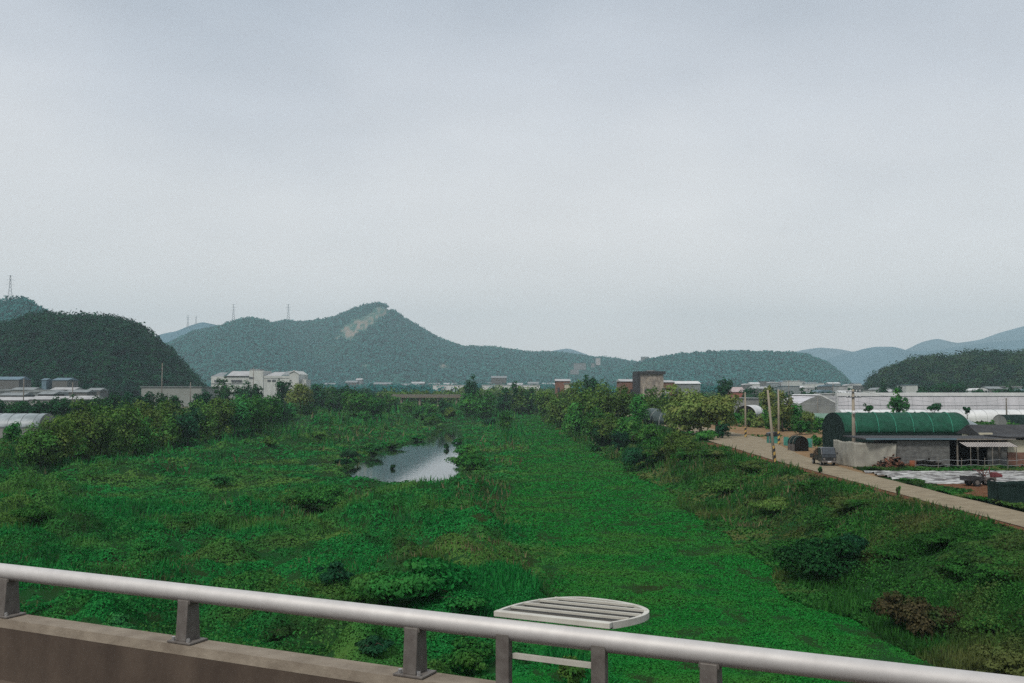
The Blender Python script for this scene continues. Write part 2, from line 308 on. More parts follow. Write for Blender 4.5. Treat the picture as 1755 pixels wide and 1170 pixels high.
def band_mat():
    m = bpy.data.materials.new('yellow_black_warning_stripes'); m.use_nodes = True; t = m.node_tree; b = t.nodes['Principled BSDF']
    co = t.nodes.new('ShaderNodeTexCoord'); mp = t.nodes.new('ShaderNodeMapping'); mp.inputs['Rotation'].default_value = (0, math.radians(35), 0)
    wv = t.nodes.new('ShaderNodeTexWave'); wv.wave_type = 'BANDS'; wv.bands_direction = 'Z'; wv.inputs['Scale'].default_value = 0.55
    rp = t.nodes.new('ShaderNodeValToRGB'); rp.color_ramp.interpolation = 'CONSTANT'; rp.color_ramp.elements[1].position = 0.5
    rp.color_ramp.elements[0].color = (0.02, 0.02, 0.02, 1); rp.color_ramp.elements[1].color = (0.42, 0.27, 0.07, 1)
    t.links.new(co.outputs['Object'], mp.inputs[0]); t.links.new(mp.outputs[0], wv.inputs[0]); t.links.new(wv.outputs[0], rp.inputs[0]); t.links.new(rp.outputs[0], b.inputs['Base Color'])
    return m
M['stripes'] = band_mat()
def hill_mat(name, a, b_, scar=(0.34, 0.24, 0.20), sc=0.01):
    m = bpy.data.materials.new(name); m.use_nodes = True; t = m.node_tree; b = t.nodes['Principled BSDF']; b.inputs['Roughness'].default_value = 1; b.inputs['Specular IOR Level'].default_value = 0
    g = t.nodes.new('ShaderNodeNewGeometry'); nz = t.nodes.new('ShaderNodeTexNoise'); nz.inputs['Scale'].default_value = sc; nz.inputs['Detail'].default_value = 12; nz.inputs['Roughness'].default_value = 0.7
    t.links.new(g.outputs['Position'], nz.inputs[0]); rp = t.nodes.new('ShaderNodeValToRGB'); rp.color_ramp.elements[0].position = .35; rp.color_ramp.elements[1].position = .65
    rp.color_ramp.elements[0].color = (*a, 1); rp.color_ramp.elements[1].color = (*b_, 1); t.links.new(nz.outputs[0], rp.inputs[0])
    at = t.nodes.new('ShaderNodeAttribute'); at.attribute_name = 'scar'; mx = t.nodes.new('ShaderNodeMix'); mx.data_type = 'RGBA'
    t.links.new(at.outputs['Fac'], mx.inputs[0]); t.links.new(rp.outputs[0], mx.inputs[6]); mx.inputs[7].default_value = (*scar, 1); t.links.new(mx.outputs[2], b.inputs['Base Color'])
    return m
M['hill_mid'] = hill_mat('haze_tinted_mid_woods', (0.010, 0.075, 0.062), (0.035, 0.135, 0.11), sc=0.02)  # haze teal mixed into the slope colour itself
M['hill_far'] = hill_mat('haze_tinted_far_woods', (0.05, 0.12, 0.15), (0.07, 0.16, 0.20), sc=0.006)  # blue of distant haze put into the range colour

# ------------------------------------------------------------------ ground sheet
def axis(segs):
    r = []
    for a, b, s in segs: r.append(np.arange(a, b, s))
    r.append(np.array([segs[-1][1]])); return np.concatenate(r)
xs = axis([(-9000, -1500, 1500), (-1500, -400, 100), (-400, -76, 6), (-76, 36, 0.6), (36, 120, 2), (120, 400, 8), (400, 1500, 100), (1500, 9000, 1500)])
ys = axis([(-1500, -200, 260), (-200, 16, 12), (16, 150, 0.6), (150, 300, 1.2), (300, 660, 5), (660, 1600, 60), (1600, 9500, 790)])
gx, gy = np.meshgrid(xs, ys); gzv = GH(gx, gy)
def grid_mesh(name, X, Y, Z, mat, smooth=True):
    ny, nx = X.shape; idx = np.arange(nx * ny).reshape(ny, nx)
    f = np.stack([idx[:-1, :-1], idx[:-1, 1:], idx[1:, 1:], idx[1:, :-1]], -1).reshape(-1, 4)
    return mesh_np(name, np.stack([X, Y, Z], -1).reshape(-1, 3), f, 4, mat, smooth)
tag(link('ground', grid_mesh('ground', gx, gy, gzv, M['ground'])), kind='structure')

# water
wm = bpy.data.materials.new('still_water'); wm.use_nodes = True; b = wm.node_tree.nodes['Principled BSDF']
b.inputs['Base Color'].default_value = (0.012, 0.016, 0.014, 1); b.inputs['Roughness'].default_value = 0.04; b.inputs['IOR'].default_value = 1.85; b.inputs['Specular IOR Level'].default_value = 0.9
t = wm.node_tree; nz = t.nodes.new('ShaderNodeTexNoise'); nz.inputs['Scale'].default_value = 0.8; nz.inputs['Detail'].default_value = 4; bp = t.nodes.new('ShaderNodeBump'); bp.inputs['Strength'].default_value = 0.02; bp.inputs['Distance'].default_value = 0.3
g_ = t.nodes.new('ShaderNodeNewGeometry'); t.links.new(g_.outputs['Position'], nz.inputs[0]); t.links.new(nz.outputs[0], bp.inputs['Height']); t.links.new(bp.outputs[0], b.inputs['Normal'])
w_ = MB().quad((-50, 60, WATER), (14, 60, WATER), (14, 300, WATER), (-50, 300, WATER))
tag(w_.build('water', wm), kind='structure')

# sheets lying on the ground: levee road, yard, fields
def strip(name, left, right, n, mat, dz=0.03, jit=0.25, cross=6, kind='structure', seed=1):
    """left/right: functions of t in 0..1 giving (x,y)"""
    r = np.random.RandomState(seed); V = []
    for i in range(n + 1):
        tt = i / n; a = np.array(left(tt)); b = np.array(right(tt))
        a = a + (vn(np.array([i * 0.9 + seed]), np.array([3.0]))[0] - .5) * jit * np.array([1, 0]); b = b + (vn(np.array([i * 0.7 + seed]), np.array([9.0]))[0] - .5) * jit * np.array([1, 0])
        for j in range(cross + 1):
            p = a + (b - a) * j / cross; V.append((p[0], p[1]))
    V = np.array(V); z = GH(V[:, 0], V[:, 1]) + dz
    X = V[:, 0].reshape(n + 1, cross + 1); Y = V[:, 1].reshape(n + 1, cross + 1)
    return tag(link(name, grid_mesh(name, X, Y, z.reshape(n + 1, cross + 1), mat)), kind=kind)
def pl(pts):
    ys_ = [p[1] for p in pts]; 
    def f(t):
        y = ys_[0] + (ys_[-1] - ys_[0]) * t; return (float(np.interp(y, ys_, [p[0] for p in pts])), y)
    return f
strip('levee_road', pl([(26.7, 12), (26.6, 60), (27.0, 100), (28.3, 140), (30, 170), (29, 230), (23, 330), (10, 480)]), pl([(29.6, 12), (29.8, 60), (30.5, 90), (32.0, 110), (35.5, 132), (38.5, 155), (36.5, 185), (33, 230), (27, 330), (14, 480)]), 240, M['gravel'], dz=0.10)
strip('yard_dirt', pl([(29.0, 84), (30.0, 110), (32.8, 140), (35.6, 160), (36, 185), (34, 205)]), pl([(31.9, 84), (36, 110), (52, 140), (62, 160), (68, 185), (60, 205)]), 80, M['dirt'], dz=0.05)
strip('verge_dirt', pl([(25.9, 12), (25.8, 90), (26.4, 140)]), pl([(27.4, 12), (27.4, 90), (28.2, 140)]), 120, M['soil'], dz=0.06, jit=0.8, seed=4)

# ploughed field with mulch film ridges
r_ = MB()
for i in range(26):
    y = 61.5 + i * 0.55; xl = 31.0 + (0.2 * math.sin(i * 1.7)) + max(0, (70 - y)) * 0.02
    r_.prism([(y - .27, .02), (y - .12, .16), (y + .1, .17), (y + .26, .02)], xl, 62)
o = r_.build('field_soil', M['soil']); o.location = (0, 0, 0.05); tag(o, kind='structure')
grp = 'silver film strips laid over the vegetable ridges'
for i in range(12):
    y = 76.2 + i * 1.0; n = 90; xl = 30.9 + 0.25 * math.sin(i * 2.1) + (0.5 if i % 3 == 0 else 0); rr = np.random.RandomState(i)
    X, Y = np.meshgrid(np.linspace(xl, 62, n), np.linspace(-0.36, 0.36, 7))
    Z = 0.06 + 0.2 * (1 - (np.abs(Y) / 0.4) ** 2.2) + (rr.rand(*X.shape) - .5) * 0.07
    o = link('mulch_film', grid_mesh('mulch_film', X, y + Y + (vn(X * .5, X * 0 + i) - .5) * .2, Z, M['mulch'], False))
    tag(o, 'crinkled silver film strip over a ridge, %s counted from the tilled brown soil' % (['first', 'second', 'third', 'fourth', 'fifth', 'sixth', 'seventh', 'eighth', 'ninth', 'tenth', 'eleventh', 'farthest'][i]), 'mulch film', grp)

# ------------------------------------------------------------------ leaves and grass
def rand_frames(rs, nrm):
    a = rs.normal(size=nrm.shape); nrm = nrm / np.maximum(np.linalg.norm(nrm, axis=1, keepdims=True), 1e-6)
    t = np.cross(nrm, a); t /= np.maximum(np.linalg.norm(t, axis=1, keepdims=True), 1e-6)
    return t, np.cross(nrm, t)
def leaf_quads(rs, c, nrm, size, asp=0.62):
    t, b = rand_frames(rs, nrm); s = size[:, None] * 0.5
    v = np.stack([c - t * s, c - b * s * asp, c + t * s, c + b * s * asp], 1)
    v += rs.normal(size=v.shape) * s[:, None] * 0.16
    return v.reshape(-1, 3)
def qf(n): return np.arange(n * 4).reshape(n, 4)

def crown_pts(rs, rx, ry, rz, zc, npuff, nleaf, flat=0.0, low=-0.75, puff=(0.28, 0.46)):
    """puffs spread through a lumpy ellipsoid; leaves on the puffs' shells"""
    C = []; R = []; k = 0
    while len(C) < npuff:
        d = rs.normal(size=3); d /= np.linalg.norm(d)
        if d[2] < low: continue
        q = rs.uniform(0.35, 0.78) if len(C) % 4 else rs.uniform(0.0, 0.4)
        wob = 0.8 + 0.45 * vn(np.array([d[0] * 2 + 9 + rs.randint(3)]), np.array([d[1] * 2 + d[2] * 2 + 5]))[0]
        C.append(d * q * wob); R.append(rs.uniform(*puff) * (1.15 - 0.4 * q))
    C = np.array(C); R = np.array(R); w = R ** 2; w /= w.sum()
    ix = rs.choice(npuff, nleaf, p=w)
    d = rs.normal(size=(nleaf, 3)); d[:, 2] = np.abs(d[:, 2]) * np.where(rs.rand(nleaf) < 0.8, 1, -1); d /= np.linalg.norm(d, axis=1, keepdims=True)
    rad = R[ix] * (1 - 0.45 * rs.rand(nleaf) ** 2) + (rs.rand(nleaf) < 0.12) * R[ix] * 0.25 * rs.rand(nleaf)
    p = C[ix] + d * rad[:, None]
    nr = d + 0.35 * C[ix] + rs.normal(size=(nleaf, 3)) * 0.36 + np.array([0, 0, 0.15])
    return p * np.array([rx, ry, rz]) + np.array([0, 0, zc]), nr
def ordn(i): return ['first', 'second', 'third', 'fourth', 'fifth', 'sixth', 'seventh', 'eighth', 'ninth', 'tenth', 'eleventh', 'twelfth', 'thirteenth', 'fourteenth', 'fifteenth', 'sixteenth', 'seventeenth', 'eighteenth', 'nineteenth', 'twentieth', 'twenty-first', 'twenty-second', 'twenty-third', 'twenty-fourth', 'twenty-fifth', 'twenty-sixth', 'twenty-seventh', 'twenty-eighth', 'twenty-ninth', 'thirtieth'][i]

SEED = [100]
def plant(name, label, cat, base, hgt, wid, leaf='leaf_green', group=None, low=-0.75, trunk=0.12, bark='bark', dens=1.0, npuff=None, lift=0.0, depth=None, airy=False, leafk=0.0024):
    """tree or shrub standing at base (Vector): crown of leaf clumps, tapered trunk, limbs"""
    SEED[0] += 1; rs = np.random.RandomState(SEED[0]); d = base.y
    root = thing(name, label, cat, base, rs.uniform(0, 6.28) if False else 0.0, group)
    rx = wid / 2 / 0.92; ry = (depth or wid) / 2 / 0.92; z0 = hgt * lift; rz = (hgt - z0) / 2 / 0.92; zc = z0 + (hgt - z0) / 2
    if lift == 0: rz = hgt * 0.62; zc = hgt * 0.42
    ls = float(np.clip(leafk * d, 0.13, 1.6)); area = 4 * math.pi * (((rx * ry) ** 1.6 + (rx * rz) ** 1.6 + (ry * rz) ** 1.6) / 3) ** (1 / 1.6)
    n = int(np.clip(area * 3.4 * dens / (ls * ls), 250, 5200)); ls *= math.sqrt(area * 3.4 * dens / (ls * ls) / n) if area * 3.4 * dens / (ls * ls) > n else 1
    k = npuff or int(np.clip(12 + area * 0.16, 14, 34))
    p, nr = crown_pts(rs, rx, ry, rz, zc, k, n, low=low, puff=(0.18, 0.30) if airy else (0.24, 0.42))
    p[:, 2] = np.maximum(p[:, 2], -0.15 + 0.3 * rs.rand(n))
    v = leaf_quads(rs, p, nr, ls * rs.uniform(0.6, 1.35, n))
    link('crown', mesh_np('crown', v, qf(n), 4, M[leaf]), root)
    tr = MB(); tw = max(trunk * hgt / 6, 0.04); top = Vector((rs.uniform(-.3, .3), rs.uniform(-.3, .3), zc + rz * 0.2))
    mid = Vector((top.x * 0.3 + rs.uniform(-.15, .15), top.y * 0.4, zc * 0.5))
    tr.tube([(0, 0, -0.3), tuple(mid), tuple(top)], [tw * 1.3, tw * 0.9, tw * 0.3], 7)
    for i in range(6):
        a = i * 1.05 + rs.uniform(0, .6); s = mid.lerp(top, rs.uniform(0, .6)); e = Vector((math.cos(a) * rx * 0.6, math.sin(a) * ry * 0.6, s.z + rz * rs.uniform(.1, .7)))
        tr.tube([tuple(s), tuple(s.lerp(e, .5) + Vector((0, 0, .15))), tuple(e)], [tw * .5, tw * .33, tw * .12], 5, cap=False)
    tr.build('trunk', M[bark], root, smooth=True)
    return root
def pplant(name, label, cat, u, vb, vt, wpx, leaf='leaf_green', group=None, Y=None, **k):
    """place by pixel: foot at (u,vb) on the ground, top at vt, wpx wide"""
    b = G(u, vb) if Y is None else None
    if b is None:
        q = PY(u, vb, Y); b = Vector((q.x, Y, gz(q.x, Y)))
    s = b.y / F; top = EYE + (HOR - vt) * s
    return plant(name, label, cat, b, max(top - b.z, 0.5), wpx * s, leaf, group, **k)

def scatter(n, seed, zone, size_k, hk, mat, name, label, cat=None, umin=-160, umax=1915, vmin=688, vmax=1290, zref=-2.2, up=1.0, blade=False, smin=0.075, rough=0.3, lift=0.0):
    rs = np.random.RandomState(seed)
    u = rs.uniform(umin, umax, n); v = rs.uniform(vmin, vmax, n)
    Y = (EYE - zref) * F / (v - HOR); x = (u - W / 2) / F * Y
    keep = zone(x, Y, rs); x, Y = x[keep], Y[keep]; n = len(x)
    z = GH(x, Y); s = np.maximum(size_k * Y, smin) * rs.uniform(0.55, 1.5, n)
    if blade:
        h = s * hk; a = rs.uniform(0, 6.28, n); lean = rs.normal(size=(n, 2)) * 0.28
        c = np.stack([x, Y, z - 0.05], 1); t = np.stack([np.cos(a), np.sin(a), a * 0], 1) * (s * 0.16)[:, None]
        tip = c + np.stack([lean[:, 0] * h, lean[:, 1] * h, h], 1)
        vtx = np.stack([c - t, c + t, tip], 1).reshape(-1, 3)
    else:
        bump = fbm(x * 0.9 + 7, Y * 0.7 + 3, 2)
        z = z + rough * (bump - 0.35) * 2 * rs.rand(n) ** 0.5 + lift
        e = 0.5; gxn = (GH(x + e, Y) - GH(x - e, Y)) / (2 * e); gyn = (GH(x, Y + e) - GH(x, Y - e)) / (2 * e)
        bx = (fbm((x + .3) * .9 + 7, Y * .7 + 3, 2) - bump) / .3 * rough * 1.2; by = (fbm(x * .9 + 7, (Y + .3) * .7 + 3, 2) - bump) / .3 * rough * 1.2
        nr = rs.normal(size=(n, 3)) * 0.38 + np.stack([-1.5 * gxn - bx, -1.5 * gyn - by - .1, np.full(n, up)], 1); t, b = rand_frames(rs, nr)
        c = np.stack([x, Y, z], 1); sz = s[:, None]
        vtx = np.stack([c - t * sz * .5 - b * sz * .28, c + t * sz * .5 - b * sz * .28, c + b * sz * .6], 1).reshape(-1, 3)
    o = link(name, mesh_np(name, vtx, np.arange(n * 3).reshape(n, 3), 3, mat))
    return tag(o, label, cat, kind='stuff')
def clumps(name, label, n, seed, zone, rmin, rmax, q, mat, hk=.8, vmin=705, vmax=1240, umin=-100, umax=1855, zref=-2.5):
    rs = np.random.RandomState(seed); u = rs.uniform(umin, umax, n); v = vmin + (vmax - vmin) * rs.rand(n) ** 1.3
    Y = (EYE - zref) * F / (v - HOR); x = (u - W / 2) / F * Y; k = zone(x, Y, rs); x, Y = x[k], Y[k]; n = len(x); z = GH(x, Y)
    R_ = rs.uniform(rmin, rmax, n) * (1 + (Y / 140) * .6); qs = q; d = rs.normal(size=(n, qs, 3)); d[..., 2] = np.abs(d[..., 2]); d /= np.linalg.norm(d, axis=2, keepdims=True)
    ph = rs.rand(n, 1); lob = .65 + .5 * vn(d[..., 0] * 2.2 + ph * 90 + 20, d[..., 1] * 2.2 + d[..., 2] + 30)
    c = np.stack([x, Y, z], 1)[:, None, :] + d * (R_[:, None] * lob * rs.uniform(.7, 1.0, (n, qs)))[..., None] * np.array([1, 1, hk])
    nr = (d + rs.normal(size=d.shape) * .45).reshape(-1, 3); ls = np.repeat(np.maximum(.0023 * Y, .12), qs) * rs.uniform(.6, 1.3, n * qs)
    vv = leaf_quads(rs, c.reshape(-1, 3), nr, ls); return tag(link(name, mesh_np(name, vv, qf(n * qs), 4, mat)), label, 'undergrowth', kind='stuff')
def riverx(x, Y): return (x > toeL(Y) - 4) & (x < crestR(Y) + 3)
def dry(x, Y):
    z = GH(x, Y); return z > WATER + 0.25
def z_lawn(x, Y, rs): return (x > lawnL(Y) - 2.0 + rs.normal(size=x.shape) * 1.0 + (fbm(x * .15 + 8, Y * .1, 3) - .5) * 7) & (x < toeR(Y) + 0.3 + rs.normal(size=x.shape) * 1.1 + (fbm(x * .1, Y * .12, 2) - .5) * 4 + (fbm(x * .5, Y * .4 + 9, 2) - .5) * 3) & (Y < 430)
def z_marsh(x, Y, rs): return (x < lawnL(Y) + rs.normal(size=x.shape) * 1.0 + (fbm(x * .15 + 8, Y * .1, 3) - .5) * 7) & (x > toeL(Y) - 6) & (Y < 520) & dry(x, Y)
def z_bank(x, Y, rs): return (x > toeR(Y) - 1.5 + (fbm(x * .1, Y * .12, 2) - .5) * 4) & (x < np.minimum(crestR(Y) + 1.2, 26.2) - rs.rand(len(x)) ** 2 * 1.5) & (Y < 430)
scatter(1350000, 1, z_lawn, 0.0017, 1, M['lawn'], 'lawn_grass', 'short bright green grass covering the flat strip by the embankment', 'grass', vmax=1260, zref=-2.9, rough=0.09)
scatter(1250000, 2, z_marsh, 0.0022, 1, M['marsh'], 'marsh_vegetation', 'lumpy green marsh growth covering the river bed', 'ground cover', vmax=1260, zref=-2.7, rough=0.42)
scatter(800000, 3, z_bank, 0.0028, 1, M['weeds'], 'bank_weeds', 'dark weedy growth covering the slope below the gravel road', 'weeds', vmax=1290, zref=-1.6, rough=0.45)
clumps('marsh_undergrowth', 'low leafy mounds of undergrowth spread through the marsh', 460, 61, lambda x, Y, rs: z_marsh(x, Y, rs) & (GH(x, Y) > WATER + .75) & (x < lawnL(Y) - 3) & (fbm(x * .07 + 5, Y * .05, 2) > .45), .7, 1.7, 420, M['marsh'])
clumps('bank_undergrowth', 'low leafy mounds of undergrowth spread over the road embankment', 560, 62, lambda x, Y, rs: z_bank(x, Y, rs) & (x > toeR(Y) + 1.5) & (x < 24.5), .6, 1.5, 420, M['weeds'], umin=900, zref=-1.5)
def z_reed(x, Y, rs):
    c = fbm(x * .12 + 30, Y * .09 + 12, 3)
    near_edge = np.exp(-((x - lawnL(Y) + 2.5) / 2.2) ** 2) * ((Y > 45) & (Y < 110))
    return (x < lawnL(Y) + 0.5) & (x > toeL(Y)) & (Y < 300) & dry(x, Y) & ((c > 0.63) & (rs.rand(len(x)) < 0.3) | (rs.rand(len(x)) < near_edge * 0.28 * (c > .45)))
scatter(200000, 4, z_reed, 0.0045, 1.3, M['reed'], 'dry_reeds', 'straw coloured reed tufts standing in the green marsh growth', 'reeds', blade=True, zref=-2.6, smin=.25, vmax=1200)
scatter(260000, 9, lambda x, Y, rs: z_marsh(x, Y, rs) & (fbm(x * .14 + 50, Y * .08, 3) > .5) & (GH(x, Y) > WATER + .75), 0.0048, 1.5, M['marsh'], 'tall_marsh_grass', 'tall green grass blades rising in ragged tufts from the marsh', 'grass', blade=True, zref=-2.6, smin=.28, vmax=1230)
scatter(200000, 10, lambda x, Y, rs: z_bank(x, Y, rs) & (fbm(x * .2 + 50, Y * .12, 3) > .5), 0.0048, 1.5, M['weeds'], 'tall_bank_grass', 'tall green grass blades rising in ragged tufts from the embankment', 'grass', blade=True, zref=-1.6, smin=.28, umin=900, vmax=1230)
def z_deadbank(x, Y, rs):
    c = fbm(x * .2 + 3, Y * .15 + 70, 3); return (x > toeR(Y)) & (x < 26) & (Y < 200) & (c > 0.6) & (rs.rand(len(x)) < .35)
scatter(200000, 5, z_deadbank, 0.0042, 1.3, M['reed'], 'dead_stalks', 'pale dead stalks scattered over the weedy road embankment', 'dead stalks', blade=True, zref=-1.6, smin=.25, umin=900)
def z_plain(x, Y, rs):
    road = (x > 26) & (x < 38) & (Y < 200); field = (x > 30.5) & (Y < 90) & (Y > 59); yard = (x > 29) & (x < 66) & (Y > 82) & (Y < 200)
    return ((x > crestR(Y)) | (x < toeL(Y) - 4)) & ~road & ~field & (~yard | ((fbm(x * .15, Y * .12, 3) > .56) & (x > 34))) & (Y < 900)
scatter(330000, 6, z_plain, 0.0035, 1, M['weeds'], 'field_grass', 'rough grass between the farm buildings on the plain', 'grass', vmin=674, vmax=960, zref=0.4, rough=0.25)
def z_verge(x, Y, rs): return ((x > 30.2) & (x < 31.4 + rs.rand(len(x)) * (1 + (Y < 66) * 2.0)) & (Y < 78)) | ((x > 31.5) & (x < 62) & (Y > 88.6) & (Y < 92.3)) 
scatter(420000, 8, z_verge, 0.0028, 1, M['weeds'], 'verge_grass', 'green weeds along the field edge and in front of the sheds', 'weeds', umin=1380, vmin=770, vmax=1000, zref=0.0, rough=0.3, lift=.15)

# ------------------------------------------------------------------ hills
def hill(name, ridge, d, wf, wb, mat, amp=0.0, drop=0.0, scar=None, du=3.0, nt=36, base=None, rjit=0.0, power=1.25, fq=1.0):
    us = np.arange(ridge[0][0], ridge[-1][0] + du, du); vr = np.interp(us, [p[0] for p in ridge], [p[1] for p in ridge])
    k = np.exp(-np.linspace(-2, 2, 9) ** 2); k /= k.sum(); vr = np.convolve(np.pad(vr, 4, mode='edge'), k, 'valid')
    base = plain(np.array([d - wf]))[0] - 6 if base is None else base
    ts = np.linspace(-1, 1, nt)
    def surf(u, t):
        v = np.interp(u, us, vr); zr = EYE + (HOR - v) / F * d
        D = d + np.where(t < 0, t * wf, t * wb); x = (u - W / 2) / F * D
        pr = 1 - np.abs(t) ** power
        sp = (fbm(x / (wf * .45) * fq + 5, D / (wf * .9) * fq + 8, 3) - 0.5) * 2
        hh = np.maximum(zr - base, 0)
        z = base + hh * np.clip(pr * (1 + amp * sp * np.clip(np.abs(t) * 3, 0, 1) * (1 - np.abs(t) * .5)), 0, 1.0)
        z = z - drop
        if rjit: z = z + rjit * (fbm(x / 14.0, D / 14.0, 3) - .5)
        return x, D, z
    U, T = np.meshgrid(us, ts); X, Y, Z = surf(U, T)
    me = grid_mesh(name, X, Y, Z, mat)
    a = me.attributes.new('scar', 'FLOAT', 'POINT'); sv = np.zeros(X.size)
    if scar:
        pv = HOR - (Z - EYE) / Y * F
        for poly, soft in scar:
            s_ = sdpoly(U.ravel(), pv.ravel(), poly) + (fbm(U.ravel() * .12, pv.ravel() * .18, 3) - .5) * soft * 2.5
            sv = np.maximum(sv, (1 - sst(-soft, soft * .6, s_)) * (T.ravel() < 0.02) * np.clip(1.9 * fbm(U.ravel() * .22, pv.ravel() * .30, 3) - .55, .05, .62))
    a.data.foreach_set('value', sv.astype(np.float32))
    tag(link(name, me), kind='structure')
    return surf, us
def woods(name, label, surf, u0, u1, n, r, q, ls, mat, seed, tmin=-0.97, tmax=0.06, minz=None, holes=None):
    rs = np.random.RandomState(seed); u = rs.uniform(u0, u1, n); t = tmin + (tmax - tmin) * rs.rand(n) ** 0.8
    x, y, z = surf(u, t)
    if minz is not None: k = z > minz; x, y, z, u = x[k], y[k], z[k], u[k]
    if holes:
        pv = HOR - (z - EYE) / y * F; k = np.ones(len(x), bool)
        for poly, soft in holes: k &= (sdpoly(u, pv, poly) + (fbm(u * .12, pv * .18, 3) - .5) * soft * 2.5 > rs.rand(len(u)) * soft * 0.8)
        x, y, z = x[k], y[k], z[k]
    n = len(x); R = r * rs.uniform(0.55, 1.35, n); z = z + rs.uniform(-.5, .7, n) * r
    d = rs.normal(size=(n, q, 3)); d[..., 2] = np.abs(d[..., 2]); d /= np.linalg.norm(d, axis=2, keepdims=True)
    c = np.stack([x, y, z], 1)[:, None, :] + d * (R[:, None, None] * rs.uniform(.75, 1.05, (n, q, 1))) * np.array([1, 1, 1.05])
    nr = (d + rs.normal(size=d.shape) * 0.22).reshape(-1, 3); c = c.reshape(-1, 3)
    v = leaf_quads(rs, c, nr, ls * rs.uniform(.6, 1.3, n * q), asp=.8)
    return tag(link(name, mesh_np(name, v, qf(n * q), 4, mat)), label, 'woodland', kind='stuff')

SCAR = [([(576, 580), (590, 560), (612, 546), (640, 532), (658, 527), (668, 530), (655, 545), (640, 556), (618, 572), (600, 582)], 7.0),
        ([(612, 629), (622, 625), (642, 628), (640, 632), (618, 632)], 2.0), ([(748, 627), (762, 624), (772, 632), (756, 634)], 2.5),
        ([(1075, 612), (1105, 614), (1120, 621), (1080, 620)], 2.5)]
# near left hill and the peak behind it
sA, _ = hill('near_wooded_hill', [(-420, 526), (-200, 534), (-40, 553), (0, 556), (25, 552), (62, 540), (80, 538), (130, 541), (190, 545), (215, 552), (240, 563), (260, 581), (285, 601), (310, 626), (332, 650), (350, 670), (362, 690)], 640, 150, 220, M['hill_near'], drop=8, amp=.10, rjit=3, power=1.6)
woods('near_hill_woodland', 'dense dark green woodland covering the steep hill at left', sA, -200, 356, 3000, 6.2, 90, 1.7, M['wood_near'], 11, minz=2)
sB, _ = hill('rear_wooded_peak', [(-400, 530), (-120, 528), (0, 513), (15, 509), (30, 507), (42, 509), (60, 521), (90, 541), (130, 566), (200, 640), (230, 690)], 1150, 250, 300, M['hill_mid'], drop=7, amp=.10, rjit=5)
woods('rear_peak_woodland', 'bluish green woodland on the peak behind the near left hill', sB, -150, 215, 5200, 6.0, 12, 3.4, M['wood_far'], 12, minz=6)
# main mountain range
sC0, _ = hill('far_left_range', [(230, 600), (262, 576), (285, 569), (300, 567), (320, 558), (345, 550), (372, 556), (410, 570), (470, 610), (520, 690)], 2900, 500, 500, M['hill_far'], amp=.1)
sC1, _ = hill('round_shoulder_mountain', [(150, 680), (230, 630), (290, 585), (330, 566), (360, 560), (385, 554), (402, 546), (430, 542), (452, 546), (475, 556), (520, 585), (580, 630), (640, 690)], 2100, 560, 500, M['hill_mid'], drop=8, amp=.16, rjit=6)
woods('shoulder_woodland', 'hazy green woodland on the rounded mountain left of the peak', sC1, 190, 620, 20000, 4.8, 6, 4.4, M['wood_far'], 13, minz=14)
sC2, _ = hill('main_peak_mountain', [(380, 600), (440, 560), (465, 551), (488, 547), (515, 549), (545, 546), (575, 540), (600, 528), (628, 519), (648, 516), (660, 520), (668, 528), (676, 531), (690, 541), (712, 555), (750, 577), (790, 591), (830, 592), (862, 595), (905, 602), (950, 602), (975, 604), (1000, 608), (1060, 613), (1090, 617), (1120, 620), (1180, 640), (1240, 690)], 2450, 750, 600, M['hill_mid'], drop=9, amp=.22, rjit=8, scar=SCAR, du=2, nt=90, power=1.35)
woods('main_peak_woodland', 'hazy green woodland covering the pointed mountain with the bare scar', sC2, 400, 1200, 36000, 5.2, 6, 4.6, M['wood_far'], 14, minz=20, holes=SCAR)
sD, _ = hill('long_flat_topped_hill', [(980, 660), (1060, 632), (1110, 613), (1150, 606), (1200, 601), (1280, 599), (1350, 601), (1385, 606), (1415, 617), (1440, 636), (1462, 660), (1480, 690)], 1900, 450, 450, M['hill_mid'], drop=8, amp=.10, rjit=6)
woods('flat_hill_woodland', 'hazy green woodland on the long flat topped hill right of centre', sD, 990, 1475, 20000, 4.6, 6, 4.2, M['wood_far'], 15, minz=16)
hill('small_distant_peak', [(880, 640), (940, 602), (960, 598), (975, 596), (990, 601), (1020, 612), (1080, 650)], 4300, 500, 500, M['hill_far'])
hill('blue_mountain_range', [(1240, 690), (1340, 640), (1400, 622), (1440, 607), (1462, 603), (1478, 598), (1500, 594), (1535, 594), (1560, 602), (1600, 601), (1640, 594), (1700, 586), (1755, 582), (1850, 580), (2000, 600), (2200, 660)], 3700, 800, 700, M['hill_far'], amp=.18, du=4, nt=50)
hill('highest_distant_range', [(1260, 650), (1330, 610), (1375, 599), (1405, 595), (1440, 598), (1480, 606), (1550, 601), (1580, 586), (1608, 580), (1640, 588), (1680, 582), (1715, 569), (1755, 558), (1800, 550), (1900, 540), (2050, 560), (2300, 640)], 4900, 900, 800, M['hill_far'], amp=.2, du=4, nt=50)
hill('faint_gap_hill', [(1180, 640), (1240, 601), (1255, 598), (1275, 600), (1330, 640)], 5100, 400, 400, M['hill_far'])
sG, _ = hill('right_wooded_hill', [(1470, 700), (1486, 668), (1492, 650), (1510, 638), (1540, 626), (1562, 615), (1600, 611), (1640, 612), (1668, 603), (1710, 605), (1755, 606), (1850, 598), (1980, 600), (2150, 640)], 720, 150, 200, M['hill_near'], drop=8, amp=.12, rjit=3, power=1.6)
woods('right_hill_woodland', 'green woodland with pale patches on the low hill at right', sG, 1482, 2010, 2600, 6.0, 80, 1.6, M['wood_right'], 16, minz=6)

